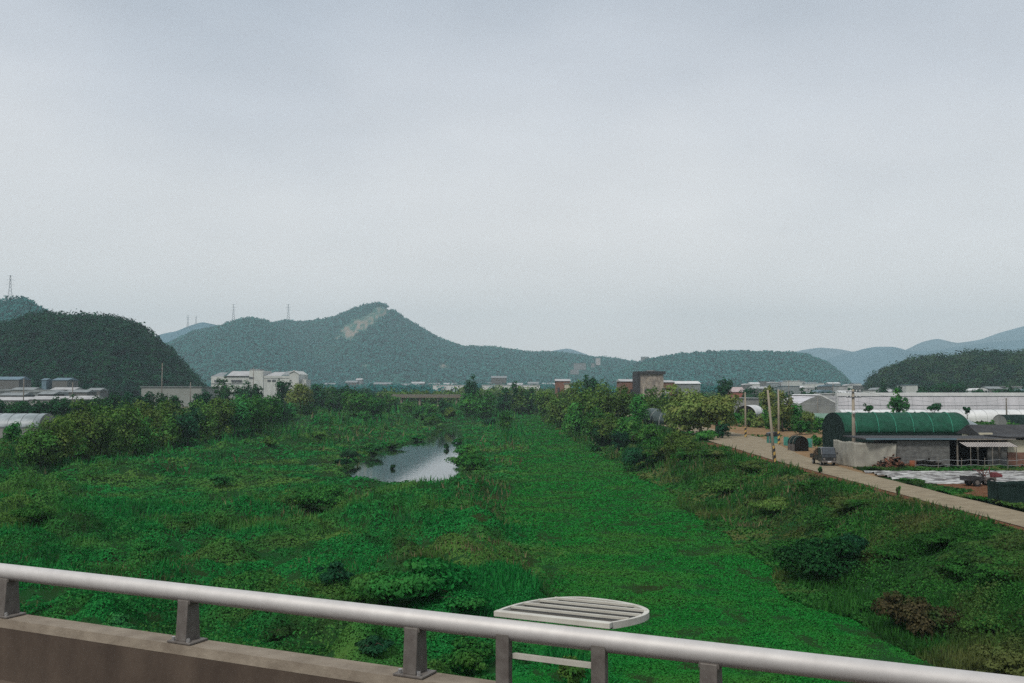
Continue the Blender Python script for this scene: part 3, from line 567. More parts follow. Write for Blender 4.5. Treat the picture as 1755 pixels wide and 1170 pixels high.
# ------------------------------------------------------------------ bridge in the foreground
ZR = EYE - 1.4
A_ = P(0, 965, ZR); B_ = P(1755, 1160, ZR); ev = (B_ - A_); ev.z = 0; ev.normalize(); nv = Vector((-ev.y, ev.x, 0))
if nv.y < 0: nv = -nv
BRZ = math.atan2(ev.y, ev.x)
O_ = Vector((A_.x, A_.y, 0)); ZC = EYE - 1.81; ZD = EYE - 2.55
def sn(p): q = Vector((p.x, p.y, 0)) - O_; return q.dot(ev), q.dot(nv)
s_far = sn(P(300, 1087, ZC))[1]; s_near = sn(P(300, 1104, ZC))[1]
def s_at(u):            # distance along the rail where the pixel column u crosses it
    d = ray(u, 900); dd = Vector((d[0], d[1], 0)); q = Vector((0, 0, 0)) - O_
    # solve t*dd - O_ has nv component 0
    t = O_.dot(nv) / dd.dot(nv); return (dd * t - O_).dot(ev)
RR = 0.063
def bt(name, label, cat, s, n, z, rz=0, group=None):
    p = O_ + ev * s + nv * n; return thing(name, label, cat, (p.x, p.y, z), BRZ + rz, group)
rail = bt('guard_rail', 'round grey metal handrail running along the top of the concrete bridge parapet', 'guard rail', 0, 0, ZC)
MB().tube([(-30, 0, ZR - RR - ZC), (30, 0, ZR - RR - ZC)], RR, 40).build('rail_pipe', M['alu'], rail, smooth=True)
s1, s2, s3 = s_at(325), s_at(712), s_at(1216); sp = (s3 - s1) / 2
print('POSTS', s_at(15), s1, s2, s3, 'edges', s_near, s_far)
first = None
for i in range(-9, 10):
    s = s1 + i * sp
    if first is None:
        pm = MB()
        hgt = ZR - 2 * RR - ZC + 0.02
        pm.prism([(-.075, .012), (.075, .012), (.055, hgt), (-.055, hgt)], -0.05, 0.05, 'x')
        pm.prism([(-.05, hgt - .03), (.05, hgt - .03), (.05, hgt + .03), (-.05, hgt + .03)], -0.06, 0.06, 'x')
        post = pm.build('post', M['castalu'], rail, bevel=.006)
        fl = MB().box(-.11, .11, -.095, .09, 0.0, .014); fo = fl.build('base_plate', M['castalu'], post, bevel=.003)
        for bx in (-.07, .07): MB().tube([(bx, -.07, .012), (bx, -.07, .04)], .012, 8).build('bolt', M['chrome'], post)
        first = post; post.location = (s, 0, 0)
    else:
        c = first.copy(); COL.objects.link(c); c.location = (s, 0, 0)
        for k in list(first.children): kk = k.copy(); COL.objects.link(kk); kk.parent = c
par = bt('bridge_parapet', 'weathered concrete bridge parapet with a pale top and dirty face darkened with painted shade under the metal rail', 'parapet', 0, 0, ZD)
hc = ZC - ZD
w_ = s_far - s_near
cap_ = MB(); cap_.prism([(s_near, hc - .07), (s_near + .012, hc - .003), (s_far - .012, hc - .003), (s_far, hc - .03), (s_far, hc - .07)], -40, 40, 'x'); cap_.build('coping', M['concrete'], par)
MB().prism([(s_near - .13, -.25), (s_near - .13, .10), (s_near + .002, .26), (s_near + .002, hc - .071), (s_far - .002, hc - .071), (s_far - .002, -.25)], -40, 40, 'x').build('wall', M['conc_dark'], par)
rd = MB().box(-40, 40, -9.5, s_near - .135, -.02, .0); ro = rd.build('road', M['asphalt']); ro.location = (O_.x, O_.y, ZD); ro.rotation_euler = (0, 0, BRZ); tag(ro, kind='structure')
br = bt('road_bridge', 'concrete road bridge carrying the parapet across the green river bed', 'bridge', 0, 0, ZD)
MB().box(-40, 40, -10, s_near - .14, -.5, -.021).build('deck', M['concrete'], br)
for s in (-30, 0, 30): MB().box(s - .7, s + .7, -9, -1.2, -9.5, -.501).build('pier', M['concrete'], br)

# unseen coach body added on the deck behind the viewpoint to shade parapet and rail
cs_, cn_ = sn(Vector((0, 0, 0))); cc = bt('shading_coach', 'unseen dark coach added behind the viewpoint to shade the parapet and rail', 'coach', cs_ - 5.5, cn_ - 3.3, ZD)
MB().box(0, 11, 0, 2.5, .35, 3.3).build('body', M['black'], cc, bevel=.12); MB().box(.6, 10.4, 2.503, 2.53, 1.5, 2.7).build('window_band', M['glass'], cc)
for x in (2.2, 8.6):
    for y in (.12, 2.38): MB().tube([(x, y - .14, .5), (x, y + .14, .5)], .5, 22).build('wheel', M['rubber'], cc)

# semicircular slatted balcony frame beyond the rail
c0 = sn(P(852, 1055, ZR)); c1 = sn(P(1046, 1079, ZR)); nb = (c0[1] + c1[1]) / 2 + .0; hw = (c1[0] - c0[0]) / 2; sc_ = (c0[0] + c1[0]) / 2
print('platform', c0, c1, hw)
pf = bt('slatted_platform', 'semicircular pale slatted platform on two posts just outside the bridge rail', 'platform', sc_, nb + .02, ZR + .035)
dep = 0.62
arc = [(hw * math.cos(a) + (.19 * math.sin(2 * a) if a < math.pi / 2 else 0), dep * math.sin(a)) for a in np.linspace(0, math.pi, 37)]
rim = MB()
for (x0, y0), (x1, y1) in zip(arc[:-1], arc[1:]):
    k0 = 1 - .022 / hw; k = len(rim.v)
    ring = [(x0, y0, .0), (x1, y1, .0), (x1 * k0, y1 * .95, 0), (x0 * k0, y0 * .95, 0)]
    rim.v += ring + [(p[0], p[1], -.04) for p in ring]
    rim.f += [(k, k + 1, k + 2, k + 3), (k + 7, k + 6, k + 5, k + 4), (k, k + 4, k + 5, k + 1), (k + 2, k + 6, k + 7, k + 3)]
rim.build('rim', M['slat'], pf)
MB().box(-hw * 1.0, hw * 1.0, -.05, 0.0, -.03, .004).build('edge_bar', M['slat'], pf, bevel=.004)
for j, yy in enumerate((.14, .27, .40, .51)):
    h_ = len(arc) // 2; xr_ = float(np.interp(yy, [p[1] for p in arc[:h_ + 1]], [p[0] for p in arc[:h_ + 1]])) - .02; xl_ = -hw * math.sqrt(max(0, 1 - (yy / dep) ** 2)) * .96
    MB().box(xl_, xr_, yy - .008, yy + .008, -.010, .004).build('slat', M['slat'], pf)
pl_ = MB(); k = len(arc); pl_.v = [(x * .95, y * .93 + .003, -.020) for x, y in arc] + [(x * .95, y * .93 + .003, -.03) for x, y in arc]; pl_.f = [tuple(range(k)), tuple(range(k, 2 * k))[::-1]]
pl_.build('panel', M['browngrey'], pf)
for u in (868, 1030):
    so_ = s_at(u) - sc_; MB().box(so_ - .045, so_ + .045, -.13, -.075, -1.6, -.11).build('post', M['castalu'], pf, bevel=.005)
b0, b1 = s_at(880) - sc_, s_at(1018) - sc_; MB().box(b0, b1, -.085, -.055, -.262, -.232).build('cross_bar', M['slat'], pf)

# ------------------------------------------------------------------ utility poles and wires
def pole(label, u, vb, vt, leanx=0.0, bands=True, r=.13, Y=None, arms=0, group='utility poles along the road', thin=False):
    b = G(u, vb) if Y is None else Vector((PY(u, vb, Y).x, Y, gz(PY(u, vb, Y).x, Y)))
    s = b.y / F; top = EYE + (HOR - vt) * s - b.z
    t = thing('utility_pole', label, 'pole', b, 0, group)
    MB().tube([(0, 0, -.3), (leanx * .5, 0, top * .5), (leanx, 0, top)], [r * 1.25, r, r * .75], 14).build('shaft', M['pole'] if not thin else M['greywood'], t, smooth=True)
    if bands: MB().tube([(0, 0, .05), (leanx * .22, 0, top * .24)], [r * 1.25 + .012, r * 1.15 + .012], 14, cap=False).build('warning_band', M['stripes'], t, smooth=True)
    for k in range(arms):
        z = top - .25 - k * .55; MB().box(leanx - .75, leanx + .75, -.05 - r, .05 - r, z - .04, z + .04).build('cross_arm', M['steel_dark'], t)
        for xx in (-.65, -.3, .3, .65): MB().tube([(leanx + xx, -r, z + .04), (leanx + xx, -r, z + .2)], [.05, .035], 8).build('insulator', M['ceramic'], t)
    return t, Vector((b.x + leanx, b.y, b.z + top))
p1, t1 = pole('leaning utility pole with yellow and black stripes at the near edge of the road', 1328, 794, 668, leanx=-.62)
p2, t2 = pole('striped utility pole standing beside the sea green mesh fence', 1335, 762, 667, leanx=0.02)
p3, t3 = pole('utility pole with dark striped foot on the tan dirt yard', 1278, 750, 672)
p4, t4 = pole('tall weathered pole with cross arms rising behind the pale tarpaulin shed', 1464, 789, 667, bands=False, Y=101, arms=2, r=.17)
MB().tube([(-.05, -.3, 4.9), (-.05, -.3, 5.25)], .17, 12).build('transformer', M['ceramic'], p4, smooth=True)
p5, t5 = pole('pale utility pole standing alone in front of the grey tan block building', 1103, 722, 662, bands=False, r=.14)
p6, t6 = pole('left pole of the pale pair among the levee trees', 1061, 712, 666, bands=False, r=.16, leanx=-.3)
p7, t7 = pole('right pole of the pale pair among the levee trees', 1067, 706, 668, bands=False, r=.14)
p8, t8 = pole('thin dark pole in front of the gabled plastic greenhouse', 1402, 735, 680, bands=False, r=.09, thin=True)
p9, t9 = pole('dark pole at far right in front of the long white greenhouse', 1726, 740, 682, bands=False, r=.14, thin=True)
for u, vb, vt, lb in ((277, 690, 622, 'tallest of the dark poles in front of the near left hill'), (326, 690, 655, 'dark pole in front of the plain grey warehouse wall'), (124, 690, 655, 'dark pole rising from the left tree row beside the pale roofs'), (40, 690, 648, 'dark thin pole at far left before the pale roofs'), (434, 668, 630, 'dark pole before the white factory building'), (1428, 680, 656, 'thin pole standing before the far right town'), (1352, 676, 652, 'slender pole behind the light green trees near the town')):
    pole(lb, u, vb, vt, bands=False, r=.14, Y=260 if vb > 685 else 380, group='thin poles far off on the plain', thin=True)
def wire(a, b, sag, label, group='overhead wires between the poles'):
    m = MB(); pts = [a.lerp(b, i / 14) - Vector((0, 0, sag * 4 * (i / 14) * (1 - i / 14))) for i in range(15)]
    mid = a; o = m.tube([tuple(p - mid) for p in pts], .012, 4, cap=False).build('overhead_wire', M['black']); o.location = mid; tag(o, label, 'wire', group)
for k, dz in enumerate((-.1, -.65, -1.2)):
    wire(t4 + Vector((.3, 0, dz)), t9 + Vector((0, 0, dz)), 1.0, '%s wire running right from the tall cross armed pole' % ['upper', 'middle', 'lower'][k])
    wire(t3 + Vector((0, 0, -.1 + dz * .4)), t4 + Vector((-.3, 0, dz)), .8, '%s wire running left from the tall cross armed pole' % ['upper', 'middle', 'lower'][k])

def pylon(label, u, vb, vt, Y):
    b = PY(u, vb, Y); hh = (vb - vt) * Y / F + 6; t = thing('transmission_pylon', label, 'pylon', (b.x, b.y, b.z - 6), .3, 'transmission pylons on the ridges'); w = hh * .09; r = Y * .00009
    m = MB()
    for sx, sy in ((-1, -1), (1, -1), (1, 1), (-1, 1)): m.tube([(sx * w, sy * w, 0), (sx * w * .3, sy * w * .3, hh * .6), (sx * w * .12, sy * w * .12, hh)], r, 4)
    for i in range(8):
        k0 = 1 - .85 * i / 8; k1 = 1 - .85 * (i + 1) / 8; z0, z1 = hh * i / 8, hh * (i + 1) / 8
        for sy in (-1, 1):
            m.tube([(-w * k0, sy * w * k0, z0), (w * k1, sy * w * k1, z1)], r * .6, 4); m.tube([(w * k0, sy * w * k0, z0), (-w * k1, sy * w * k1, z1)], r * .6, 4)
    m.build('lattice_tower', M['steel_dark'], t)
    for z, ww in ((.97, .11), (.82, .15), (.67, .13)): MB().tube([(-hh * ww, 0, hh * z), (0, 0, hh * z + hh * .03), (hh * ww, 0, hh * z)], r * .9, 4).build('cross_arm', M['steel_dark'], t)
pylon('tall lattice pylon on the wooded peak at far left', 17, 511, 471, 1150)
pylon('faint pylon left of the pair on the low left ridge', 322, 558, 540, 2850)
pylon('faint pylon right of the pair on the low left ridge', 336, 552, 541, 2880)
pylon('lattice pylon on top of the rounded mountain', 400, 547, 521, 2120)
pylon('lattice pylon on the saddle left of the main peak', 494, 548, 521, 2440)

# ------------------------------------------------------------------ barrel greenhouses and sheds
def arch(w, wall, rise, n=18, y0=0.0):
    return [(y0, 0)] + [(y0 + w / 2 - math.cos(math.pi * i / n) * w / 2, wall + rise * math.sin(math.pi * i / n)) for i in range(n + 1)] + [(y0 + w, 0)]
def tunnel(name, label, cat, loc, length, w, wall, rise, cover, endm, rz=0, ribs=0, ribm=None, wallm=None, group=None, door=None, bands=None):
    """barrel vault, axis along local x, near side at y=0"""
    t = thing(name, label, cat, loc, rz, group); n = 20; a = arch(w, wall, rise, n)[1:-1]; m = MB()
    i0 = len(m.v)
    for k, x in enumerate(np.linspace(0, length, 13)):
        for y, z in a: m.v.append((x, y, z + 0.02 * math.sin(k * 2.4 + y)))
    na = len(a)
    for k in range(12):
        for j in range(na - 1): m.f.append((k * na + j, (k + 1) * na + j, (k + 1) * na + j + 1, k * na + j + 1))
    c = m.build('cover', cover, t, smooth=True); so_ = c.modifiers.new('solid', 'SOLIDIFY'); so_.thickness = .03
    if wall > .2:
        MB().box(.03, length - .03, .02, .07, 0, wall).build('side_wall', wallm or cover, t); MB().box(.03, length - .03, w - .07, w - .02, 0, wall).build('side_wall', wallm or cover, t)
    for x in (.05, length - .05):
        MB().prism([(p * .985 + w * .0075, q * .985) for p, q in arch(w, wall, rise, n)], x - .02, x + .02, 'x').build('end_wall', endm, t)
    if door: MB().box(-.03, .02, w / 2 - door[0] / 2, w / 2 + door[0] / 2, 0, door[1]).build('door', M['shadow_in'], t)
    for i in range(ribs):
        x = length * (i + .5) / ribs; MB().tube([(x + (q - wall) * 0, p, q + .03) for p, q in arch(w, wall, rise, n)], .035, 5).build('hoop', ribm or M['chrome'], t)
    for z, mm, hh in bands or []:
        MB().box(.0, length, -.06, -.01, z, z + hh).build('band', mm, t)
    return t
nt_ = tunnel('shade_net_shed', 'large barrel vaulted shed covered in dark green shade net', 'net shed', (36.0, 108, 0), 13.7, 8.0, 2.75, 2.1, M['netgreen'], M['netdark'], wallm=M['netdark'])
for i, x in enumerate((1.3, 3.7, 5.6, 7.5, 9.6, 11.7)):
    cx = [(x + .9 * (1 - math.cos(math.pi * q / 20)) * (1 if i % 2 else .6) * .9, p, z + .035) for q, (p, z) in enumerate(arch(8.0, 2.75, 2.1, 20)[1:-1])]
    MB().tube(cx[::-1] if 0 else cx, .045, 5).build('net_seam', M['netlight'], nt_)
tg = thing('long_greenhouse', 'very long white plastic greenhouse with a bright ridge band at right', 'greenhouse', (91.5, 280, gz(95, 280) - .2), 0)
zt = EYE + (HOR - 673) / F * 280 - gz(95, 280) + .2; zb_ = EYE + (HOR - 679) / F * 280 - gz(95, 280) + .2
MB().prism([(0, 0), (0, 1.3), (.25, zb_ * .6), (.6, zb_), (7.4, zb_), (8, 1.4), (8, 0)], 0, 120, 'x').build('film_side', M['film'], tg)
MB().prism([(.7, zb_ + .003), (.75, zt), (1.6, zt + .05), (2.5, zb_ + .003)], 0, 120, 'x').build('ridge_band', M['filmband'], tg)
MB().tube([(0, .55, zb_ + .02), (120, .55, zb_ + .02)], .09, 5).build('gutter', M['steel_dark'], tg)
MB().tube([(0, .12, zb_ * .45), (120, .12, zb_ * .45)], .05, 5).build('purlin', M['steel_dark'], tg)
MB().box(-.12, -.003, -.02, .5, 0, zb_).build('corner_band', M['filmband'], tg)
for x in np.arange(3, 118, 3.0): MB().tube([(x, -.01, 0), (x, -.01, 1.3), (x, .23, zb_ * .6), (x, .58, zb_)], .025, 4).build('hoop', M['greyroof'], tg)
lw = thing('low_white_greenhouse', 'low white film greenhouse stretching right behind the green net shed', 'greenhouse', (71, 214, gz(80, 214) - .2), 0)
z1_ = EYE + (HOR - 702) / F * 214 - gz(80, 214) + .2
MB().prism(arch(6, z1_ * .35, z1_ * .65, 14), 0, 75, 'x').build('film_cover', M['filmband'], lw, smooth=False)
for x in np.arange(1, 74, 2.5): MB().tube([(x, p, q + .02) for p, q in arch(6, z1_ * .35, z1_ * .65, 14)], .03, 4).build('hoop', M['greyroof'], lw)
q = PY(1372, 712, 232)
gg = thing('gabled_greenhouse', 'gable ended plastic greenhouse with one bright white roof edge', 'greenhouse', (q.x, 232, gz(q.x, 232) - .3), 0)
s_ = 232 / F; zz = lambda v: EYE + (HOR - v) * s_ - gz(q.x, 232) + .3
wg = 60 * s_
MB().prism([(0, 0), (0, zz(691)), (wg * .3, zz(682)), (wg * .57, zz(676.5)), (wg, zz(689)), (wg, 0)], 0, .15, 'y').build('gable_wall', M['filmgrey'], gg)
MB().prism([(wg * .50, zz(677) + .003), (wg * .57, zz(675.5)), (wg * .66, zz(677)), (wg * 1.0, zz(688.5)), (wg, zz(690.5)), (wg * .62, zz(679))], -.05, 22, 'y').build('roof_edge', M['filmband'], gg)
MB().box(.3, wg, -.06, -.003, zz(693), zz(692.4)).build('gable_rail', M['chrome'], gg)
MB().prism([(0, 0), (0, zz(691) - .03), (wg * .57, zz(677) - .05), (wg - .03, zz(689) - .03), (wg - .03, 0)], .155, 22, 'y').build('film_body', M['film'], gg)
q = PY(1372, 720, 185)
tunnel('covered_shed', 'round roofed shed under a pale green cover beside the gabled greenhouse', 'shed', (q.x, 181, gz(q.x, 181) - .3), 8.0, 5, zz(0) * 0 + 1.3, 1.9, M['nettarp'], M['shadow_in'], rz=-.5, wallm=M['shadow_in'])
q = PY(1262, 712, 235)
wa = tunnel('white_arch_greenhouse', 'small white arched greenhouse with a dark wall painted as the shade in its open front behind the dirt yard', 'greenhouse', (q.x + 4.9, 236, gz(q.x, 236)), 10, 5.2, .7, 2.3, M['filmband'], M['shadow_in'], rz=math.pi / 2 - .45, wallm=M['white'])  # dark end wall stands in for shade inside the open front
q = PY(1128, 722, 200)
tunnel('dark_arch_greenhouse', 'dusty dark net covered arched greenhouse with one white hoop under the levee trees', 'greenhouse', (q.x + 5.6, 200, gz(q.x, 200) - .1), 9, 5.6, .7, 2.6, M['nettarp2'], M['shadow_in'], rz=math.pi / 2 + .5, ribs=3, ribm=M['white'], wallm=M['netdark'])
q = PY(1722, 745, 150)
tunnel('grey_arch_greenhouse', 'dull arched greenhouse with a dark end wall at the right edge of the picture', 'greenhouse', (q.x + .5, 150, gz(q.x, 150)), 14, 5, 2.1, 1.6, M['netdark'], M['filmgrey'], wallm=M['netdark'])
q = P(-60, 747, .5)
lg = tunnel('left_arch_greenhouse', 'pale dusty arched greenhouse at the left edge beside the shrub row', 'greenhouse', (-90, q.y + 2, 0), 90 - 76.2 * (q.y + 4) / 165 - 1, 6.2, 1.6, 2.2, M['filmblue'], M['filmgrey'], ribs=9, ribm=M['greyroof'], wallm=M['filmgrey'])
print('leftGH', q, lg.location)

# shelter, bin, fence by the road
b = G(1370, 774); tunnel('dark_hoop_shelter', 'tiny dark net covered hoop shelter at the roadside beside the truck', 'shelter', (b.x - .8, b.y + 2.2, 0), 2.2, 1.75, .9, .95, M['netdark'], M['shadow_in'], rz=-math.pi / 2 + .12, ribs=2, ribm=M['greywood'], wallm=M['awningdark'])
fa, fb = G(1343, 764), G(1392, 768); fa.z = fb.z = 0.03
fn = thing('mesh_fence', 'sea green mesh fence panels along the yard behind the striped poles', 'fence', fa, math.atan2(fb.y - fa.y, fb.x - fa.x)); ln = (fb - fa).length
m = MB(); nn = 26
for i in range(nn):
    x0, x1 = ln * i / nn, ln * (i + 1) / nn; y0, y1 = .05 * math.sin(i * 1.3), .05 * math.sin((i + 1) * 1.3); h0 = 1.15 + .08 * math.sin(i * .9); m.quad((x0, y0, .05), (x1, y1, .05), (x1, y1, h0), (x0, y0, h0))
o = m.build('mesh', M['fencegreen'], fn); so_ = o.modifiers.new('s', 'SOLIDIFY'); so_.thickness = .02
for i in range(7): MB().tube([(ln * i / 6, 0, 0), (ln * i / 6, 0, 1.35)], .025, 6).build('post', M['chrome'], fn)
b = G(1325, 760); bn = thing('covered_bin', 'dark topped bin with sea green sides between the two striped poles', 'bin', (b.x, b.y, 0.03), .1)
MB().box(-.75, .75, -.5, .5, 0, 1.05).build('side_panels', M['fencegreen'], bn, bevel=.04); MB().prism([(-.85, 1.053), (.85, 1.053), (.8, 1.5), (.1, 1.62), (-.75, 1.45)], -.6, .6, 'y').build('lid', M['black'], bn, bevel=.05)
for sx in (-.7, .7): MB().box(sx - .06, sx + .06, -.56, -.503, 0, 1.05).build('corner_post', M['greywood'], bn)

# ---- tarpaulin shed, grey block shed, open shed, brick yard
def cloth(name, a, b_, z0, z1, mat, parent, folds=12, amp=.10, seed=0, diag=None):
    a = Vector(a); b_ = Vector(b_); n = 60; r = 14; dv = (b_ - a); nn_ = Vector((-dv.y, dv.x, 0)).normalized(); V = []; rs = np.random.RandomState(seed)
    for j in range(r + 1):
        for i in range(n + 1):
            tt = i / n; k = j / r; w = amp * (vn(np.array([tt * folds + seed * 3]), np.array([k * 1.3 + tt * 3]))[0] - .5) * (1.3 - k * .6)
            if diag: w += .18 * (math.sin((tt - .6) * 26 - k * 7)) * (tt > .62) * (tt - .6)
            top = z1(tt) if callable(z1) else z1
            p = a + dv * tt + nn_ * w; V.append((p.x, p.y, z0 + (top - z0) * k + (.02 * math.sin(tt * 50) if j == r else 0)))
    idx = np.arange((n + 1) * (r + 1)).reshape(r + 1, n + 1); f = np.stack([idx[:-1, :-1], idx[:-1, 1:], idx[1:, 1:], idx[1:, :-1]], -1).reshape(-1, 4)
    o = link(name, mesh_np(name, np.array(V), f, 4, mat, True), parent); s__ = o.modifiers.new('s', 'SOLIDIFY'); s__.thickness = .015; return o
ts_ = thing('tarpaulin_shed', 'low shed wrapped in a crumpled pale grey tarpaulin beside the gravel road', 'shed', (31.7, 93, 0), 0)
cloth('side_tarpaulin', (0, 5.6, 0), (.35, .7, 0), .02, lambda t: 2.42 + .05 * math.sin(t * 9), M['tarp'], ts_, seed=2)
cloth('front_tarpaulin', (.35, .7, 0), (4.1, .1, 0), .02, lambda t: 2.37 - .05 * t, M['tarp'], ts_, folds=9, seed=5, diag=True)
MB().box(.45, 4.1, .85, 5.4, 2.12, 2.2).build('roof_sheet', M['darkroof'], ts_); MB().box(.5, 4.0, 5.3, 5.35, 0, 2.1).build('back_wall', M['greywall'], ts_)
rr = np.random.RandomState(5)
for k in range(9):
    x = .7 + k * .38; MB().box(x - .2, x + .2, .8 + rr.rand() * .3, 2.0 + rr.rand(), 2.205, 2.27 + rr.rand() * .12, Matrix.Rotation(rr.uniform(-.06, .06), 4, 'Z')).build('roof_weight', M['greywood'] if k % 2 else M['darkroof'], ts_)
gs = thing('block_shed', 'long low grey block shed with a thin dark flat roof', 'shed', (35.9, 93.2, 0), 0)
MB().box(0, 4.9, 0, 6, 0, 2.6).build('block_wall', M['greywall'], gs)
MB().box(-3.0, 10.9, -.35, 6.3, 2.70, 2.80).build('roof', M['darkroof'], gs); MB().box(-3.0, 5.4, -.42, -.353, 2.69, 2.83).build('gutter', M['blueroof'], gs); MB().box(5.403, 10.9, -.42, -.353, 2.67, 2.79).build('gutter', M['greywood'], gs)
MB().box(4.903, 10.4, 3.9, 4.1, 0, 2.6).build('back_wall', M['shadow_in'], gs); MB().box(8.6, 10.4, .3, .5, 0, 2.2).build('side_wall', M['greywall'], gs); MB().box(10.2, 10.4, .503, 3.9, 0, 2.6).build('side_wall', M['shadow_in'], gs)  # dark back and side walls carry the open shed's interior shade as colour
for x in (5.6, 7.5, 9.5): MB().box(x - .06, x + .06, -.1, .02, 0, 2.66).build('post', M['greywood'], gs)
aw = thing('corrugated_awning', 'striped corrugated awning sloping from the open front of the shed', 'awning', (41.5, 92.7, 0), 0)
for i in range(20):
    x = i * .235; MB().quad((x, 0, 2.48), (x + .12, 0, 2.48), (x + .32, -1.2, 2.12), (x + .2, -1.2, 2.12)).build('pale_strip', M['awning'], aw) if i < 20 else None
    if i < 20: MB().quad((x + .12, 0, 2.46), (x + .235, 0, 2.46), (x + .435, -1.2, 2.10), (x + .32, -1.2, 2.10)).build('dark_strip', M['awningdark'], aw)
for x in (.5, 2.5, 4.7): MB().tube([(x, -1.15, 0), (x, -1.15, 2.1)], .035, 6).build('post', M['greywood'], aw)
wf = thing('wire_fence', 'low fence of thin posts and slack wires in front of the open shed', 'fence', (36.5, 90.6, 0), 0)
for i in range(9): MB().tube([(i * 2.1, 0, 0), (i * 2.1 + .03, 0, 1.15 + .1 * math.sin(i * 3))], .03, 5).build('post', M['greywood'], wf)
for z in (.5, .95): MB().tube([(i * .7, 0, z + .05 * math.sin(i * 1.9)) for i in range(25)], .014, 4, cap=False).build('wire', M['chrome'], wf)
def pile(name, label, loc, w, d, h, n, mat, seed, ln=.9, th=.07):
    t = thing(name, label, 'pile', loc, 0); rs = np.random.RandomState(seed); m = MB(); m2 = MB()
    for i in range(n):
        x = rs.uniform(-w / 2, w / 2); y = rs.uniform(-d / 2, d / 2); z = h * (1 - (abs(x) / (w / 2)) ** 1.7) * rs.uniform(0, 1) * (1 - abs(y) / d)
        R = Matrix.Translation((x, y, z + th)) @ Matrix.Rotation(rs.uniform(0, 6.28), 4, 'Z') @ Matrix.Rotation(rs.uniform(-.6, .6), 4, 'Y')
        (m if i % 3 else m2).box(-ln / 2 * rs.uniform(.5, 1), ln / 2, -th * rs.uniform(.5, 2), th, -th / 2, th / 2, R)
    m.build('boards', mat, t); m2.build('dark_scraps', M['shadow_in'], t); return t
pile('scrap_pile', 'heap of reddish brown scrap boards leaning against the pale tarpaulin', (35.1, 92.2, 0), 3.0, 1.6, 1.35, 170, M['wood'], 3)
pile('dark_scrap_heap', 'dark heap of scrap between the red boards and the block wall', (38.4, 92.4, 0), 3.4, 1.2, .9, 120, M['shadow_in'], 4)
pile('brick_heap', 'jumbled reddish heap beside the brick wall at the right edge', (48.2, 91.6, 0), 4.2, 1.4, 1.0, 170, M['wood'], 8, ln=.5)
gb = thing('drum', 'orange drum standing at the end of the scrap boards', 'drum', (36.7, 91.6, 0)); MB().tube([(0, 0, 0), (0, 0, .3), (0, 0, .32), (0, 0, .6), (0, 0, .62), (0, 0, .85)], [.28, .28, .3, .3, .28, .28], 16).build('shell', pmat('orange_drum', (.22, .07, .03)), gb, smooth=True)
bh = thing('brick_house', 'low house with cream upper wall over red brick at the right edge', 'house', (46.6, 94, 0), 0)
MB().box(0, 9, 0, 4, 0, 1.45).build('brick_wall', M['brick'], bh); MB().box(.003, 9, .01, 4, 1.453, 2.62).build('plaster_wall', M['cream'], bh)
MB().box(1.9, 3.4, -.03, .008, 1.5, 2.5).build('window', M['glass'], bh); MB().box(5.0, 6.4, -.03, .008, 1.5, 2.5).build('window', M['glass'], bh); MB().box(-.2, 9.2, -.5, 4.3, 2.83, 2.95).build('roof', M['darkroof'], bh)
dh = thing('tiled_house', 'low house under a wide dark tiled roof behind the brick house', 'house', (47.9, 101, 0), 0)
MB().box(0, 12, .4, 5, 0, 2.7).build('wall', M['cream'], dh); MB().prism([(-.1, 2.72), (2.7, 3.75), (5.5, 2.72)], -.6, 12.6, 'x').build('roof', M['darkroof'], dh); MB().box(-.55, .75, .1, .397, 1.9, 3.0).build('gable_panel', M['cream'], dh)
cb = thing('cream_block', 'small cream coloured block standing at the right end of the net shed', 'hut', (47.3, 103.8, 0), 0); MB().box(0, 1.05, 0, 1.2, 0, 2.75).build('wall', M['cream'], cb); MB().box(-.06, 1.11, -.06, 1.26, 2.753, 2.82).build('roof', M['darkroof'], cb)
fr = thing('film_roof', 'pale blue film lean to beside the right end of the net shed', 'lean-to', (50.3, 112, 0)); MB().quad((0, 0, 3.0), (3.4, 0, 2.75), (2.6, 5, 4.2), (-.4, 5, 4.6)).build('sheet', M['filmblue'], fr); MB().box(.1, 3.0, .1, 4.8, 0, 2.7).build('frame_wall', M['netdark'], fr)

# black netted crate stack
bx = G(1712, 869); bk = thing('crate_stack', 'stack of crates under sagging black net at the right edge by the road', 'crate stack', (bx.x, bx.y, 0), 0)
for i in range(4):
    for j in range(2):
        MB().box(i * 1.25 + .03, i * 1.25 + 1.2, .05, 1.1, j * .68, j * .68 + .64).build('crate', M['black'], bk, bevel=.03)
rs = np.random.RandomState(2); X, Y = np.meshgrid(np.linspace(-.06, 5.1, 50), np.linspace(-.06, 1.25, 16)); edge = np.minimum(np.minimum(X + .06, 5.1 - X), np.minimum(Y + .06, 1.25 - Y))
Z = 1.42 + .28 * fbm(X * 1.4, Y * 1.8 + 4, 3) - .1 + (edge < .01) * -.25; o = link('net_cover', grid_mesh('net_cover', X, Y, Z, M['netdark']), bk); s__ = o.modifiers.new('s', 'SOLIDIFY'); s__.thickness = .03
X, Z = np.meshgrid(np.linspace(-.06, 5.1, 60), np.linspace(.02, 1.5, 12)); Y = -.07 + .1 * (fbm(X * 2.2, Z * .8, 2) - .5); o = link('net_skirt', grid_mesh('net_skirt', X, Y, Z, M['netdark']), bk); s__ = o.modifiers.new('s', 'SOLIDIFY'); s__.thickness = .02
Y, Z = np.meshgrid(np.linspace(-.06, 1.25, 16), np.linspace(.02, 1.5, 12)); X = -.08 + .1 * (fbm(Y * 2.2, Z * .8, 2) - .5); link('net_skirt', grid_mesh('net_skirt', X, Y, Z, M['netdark']), bk)

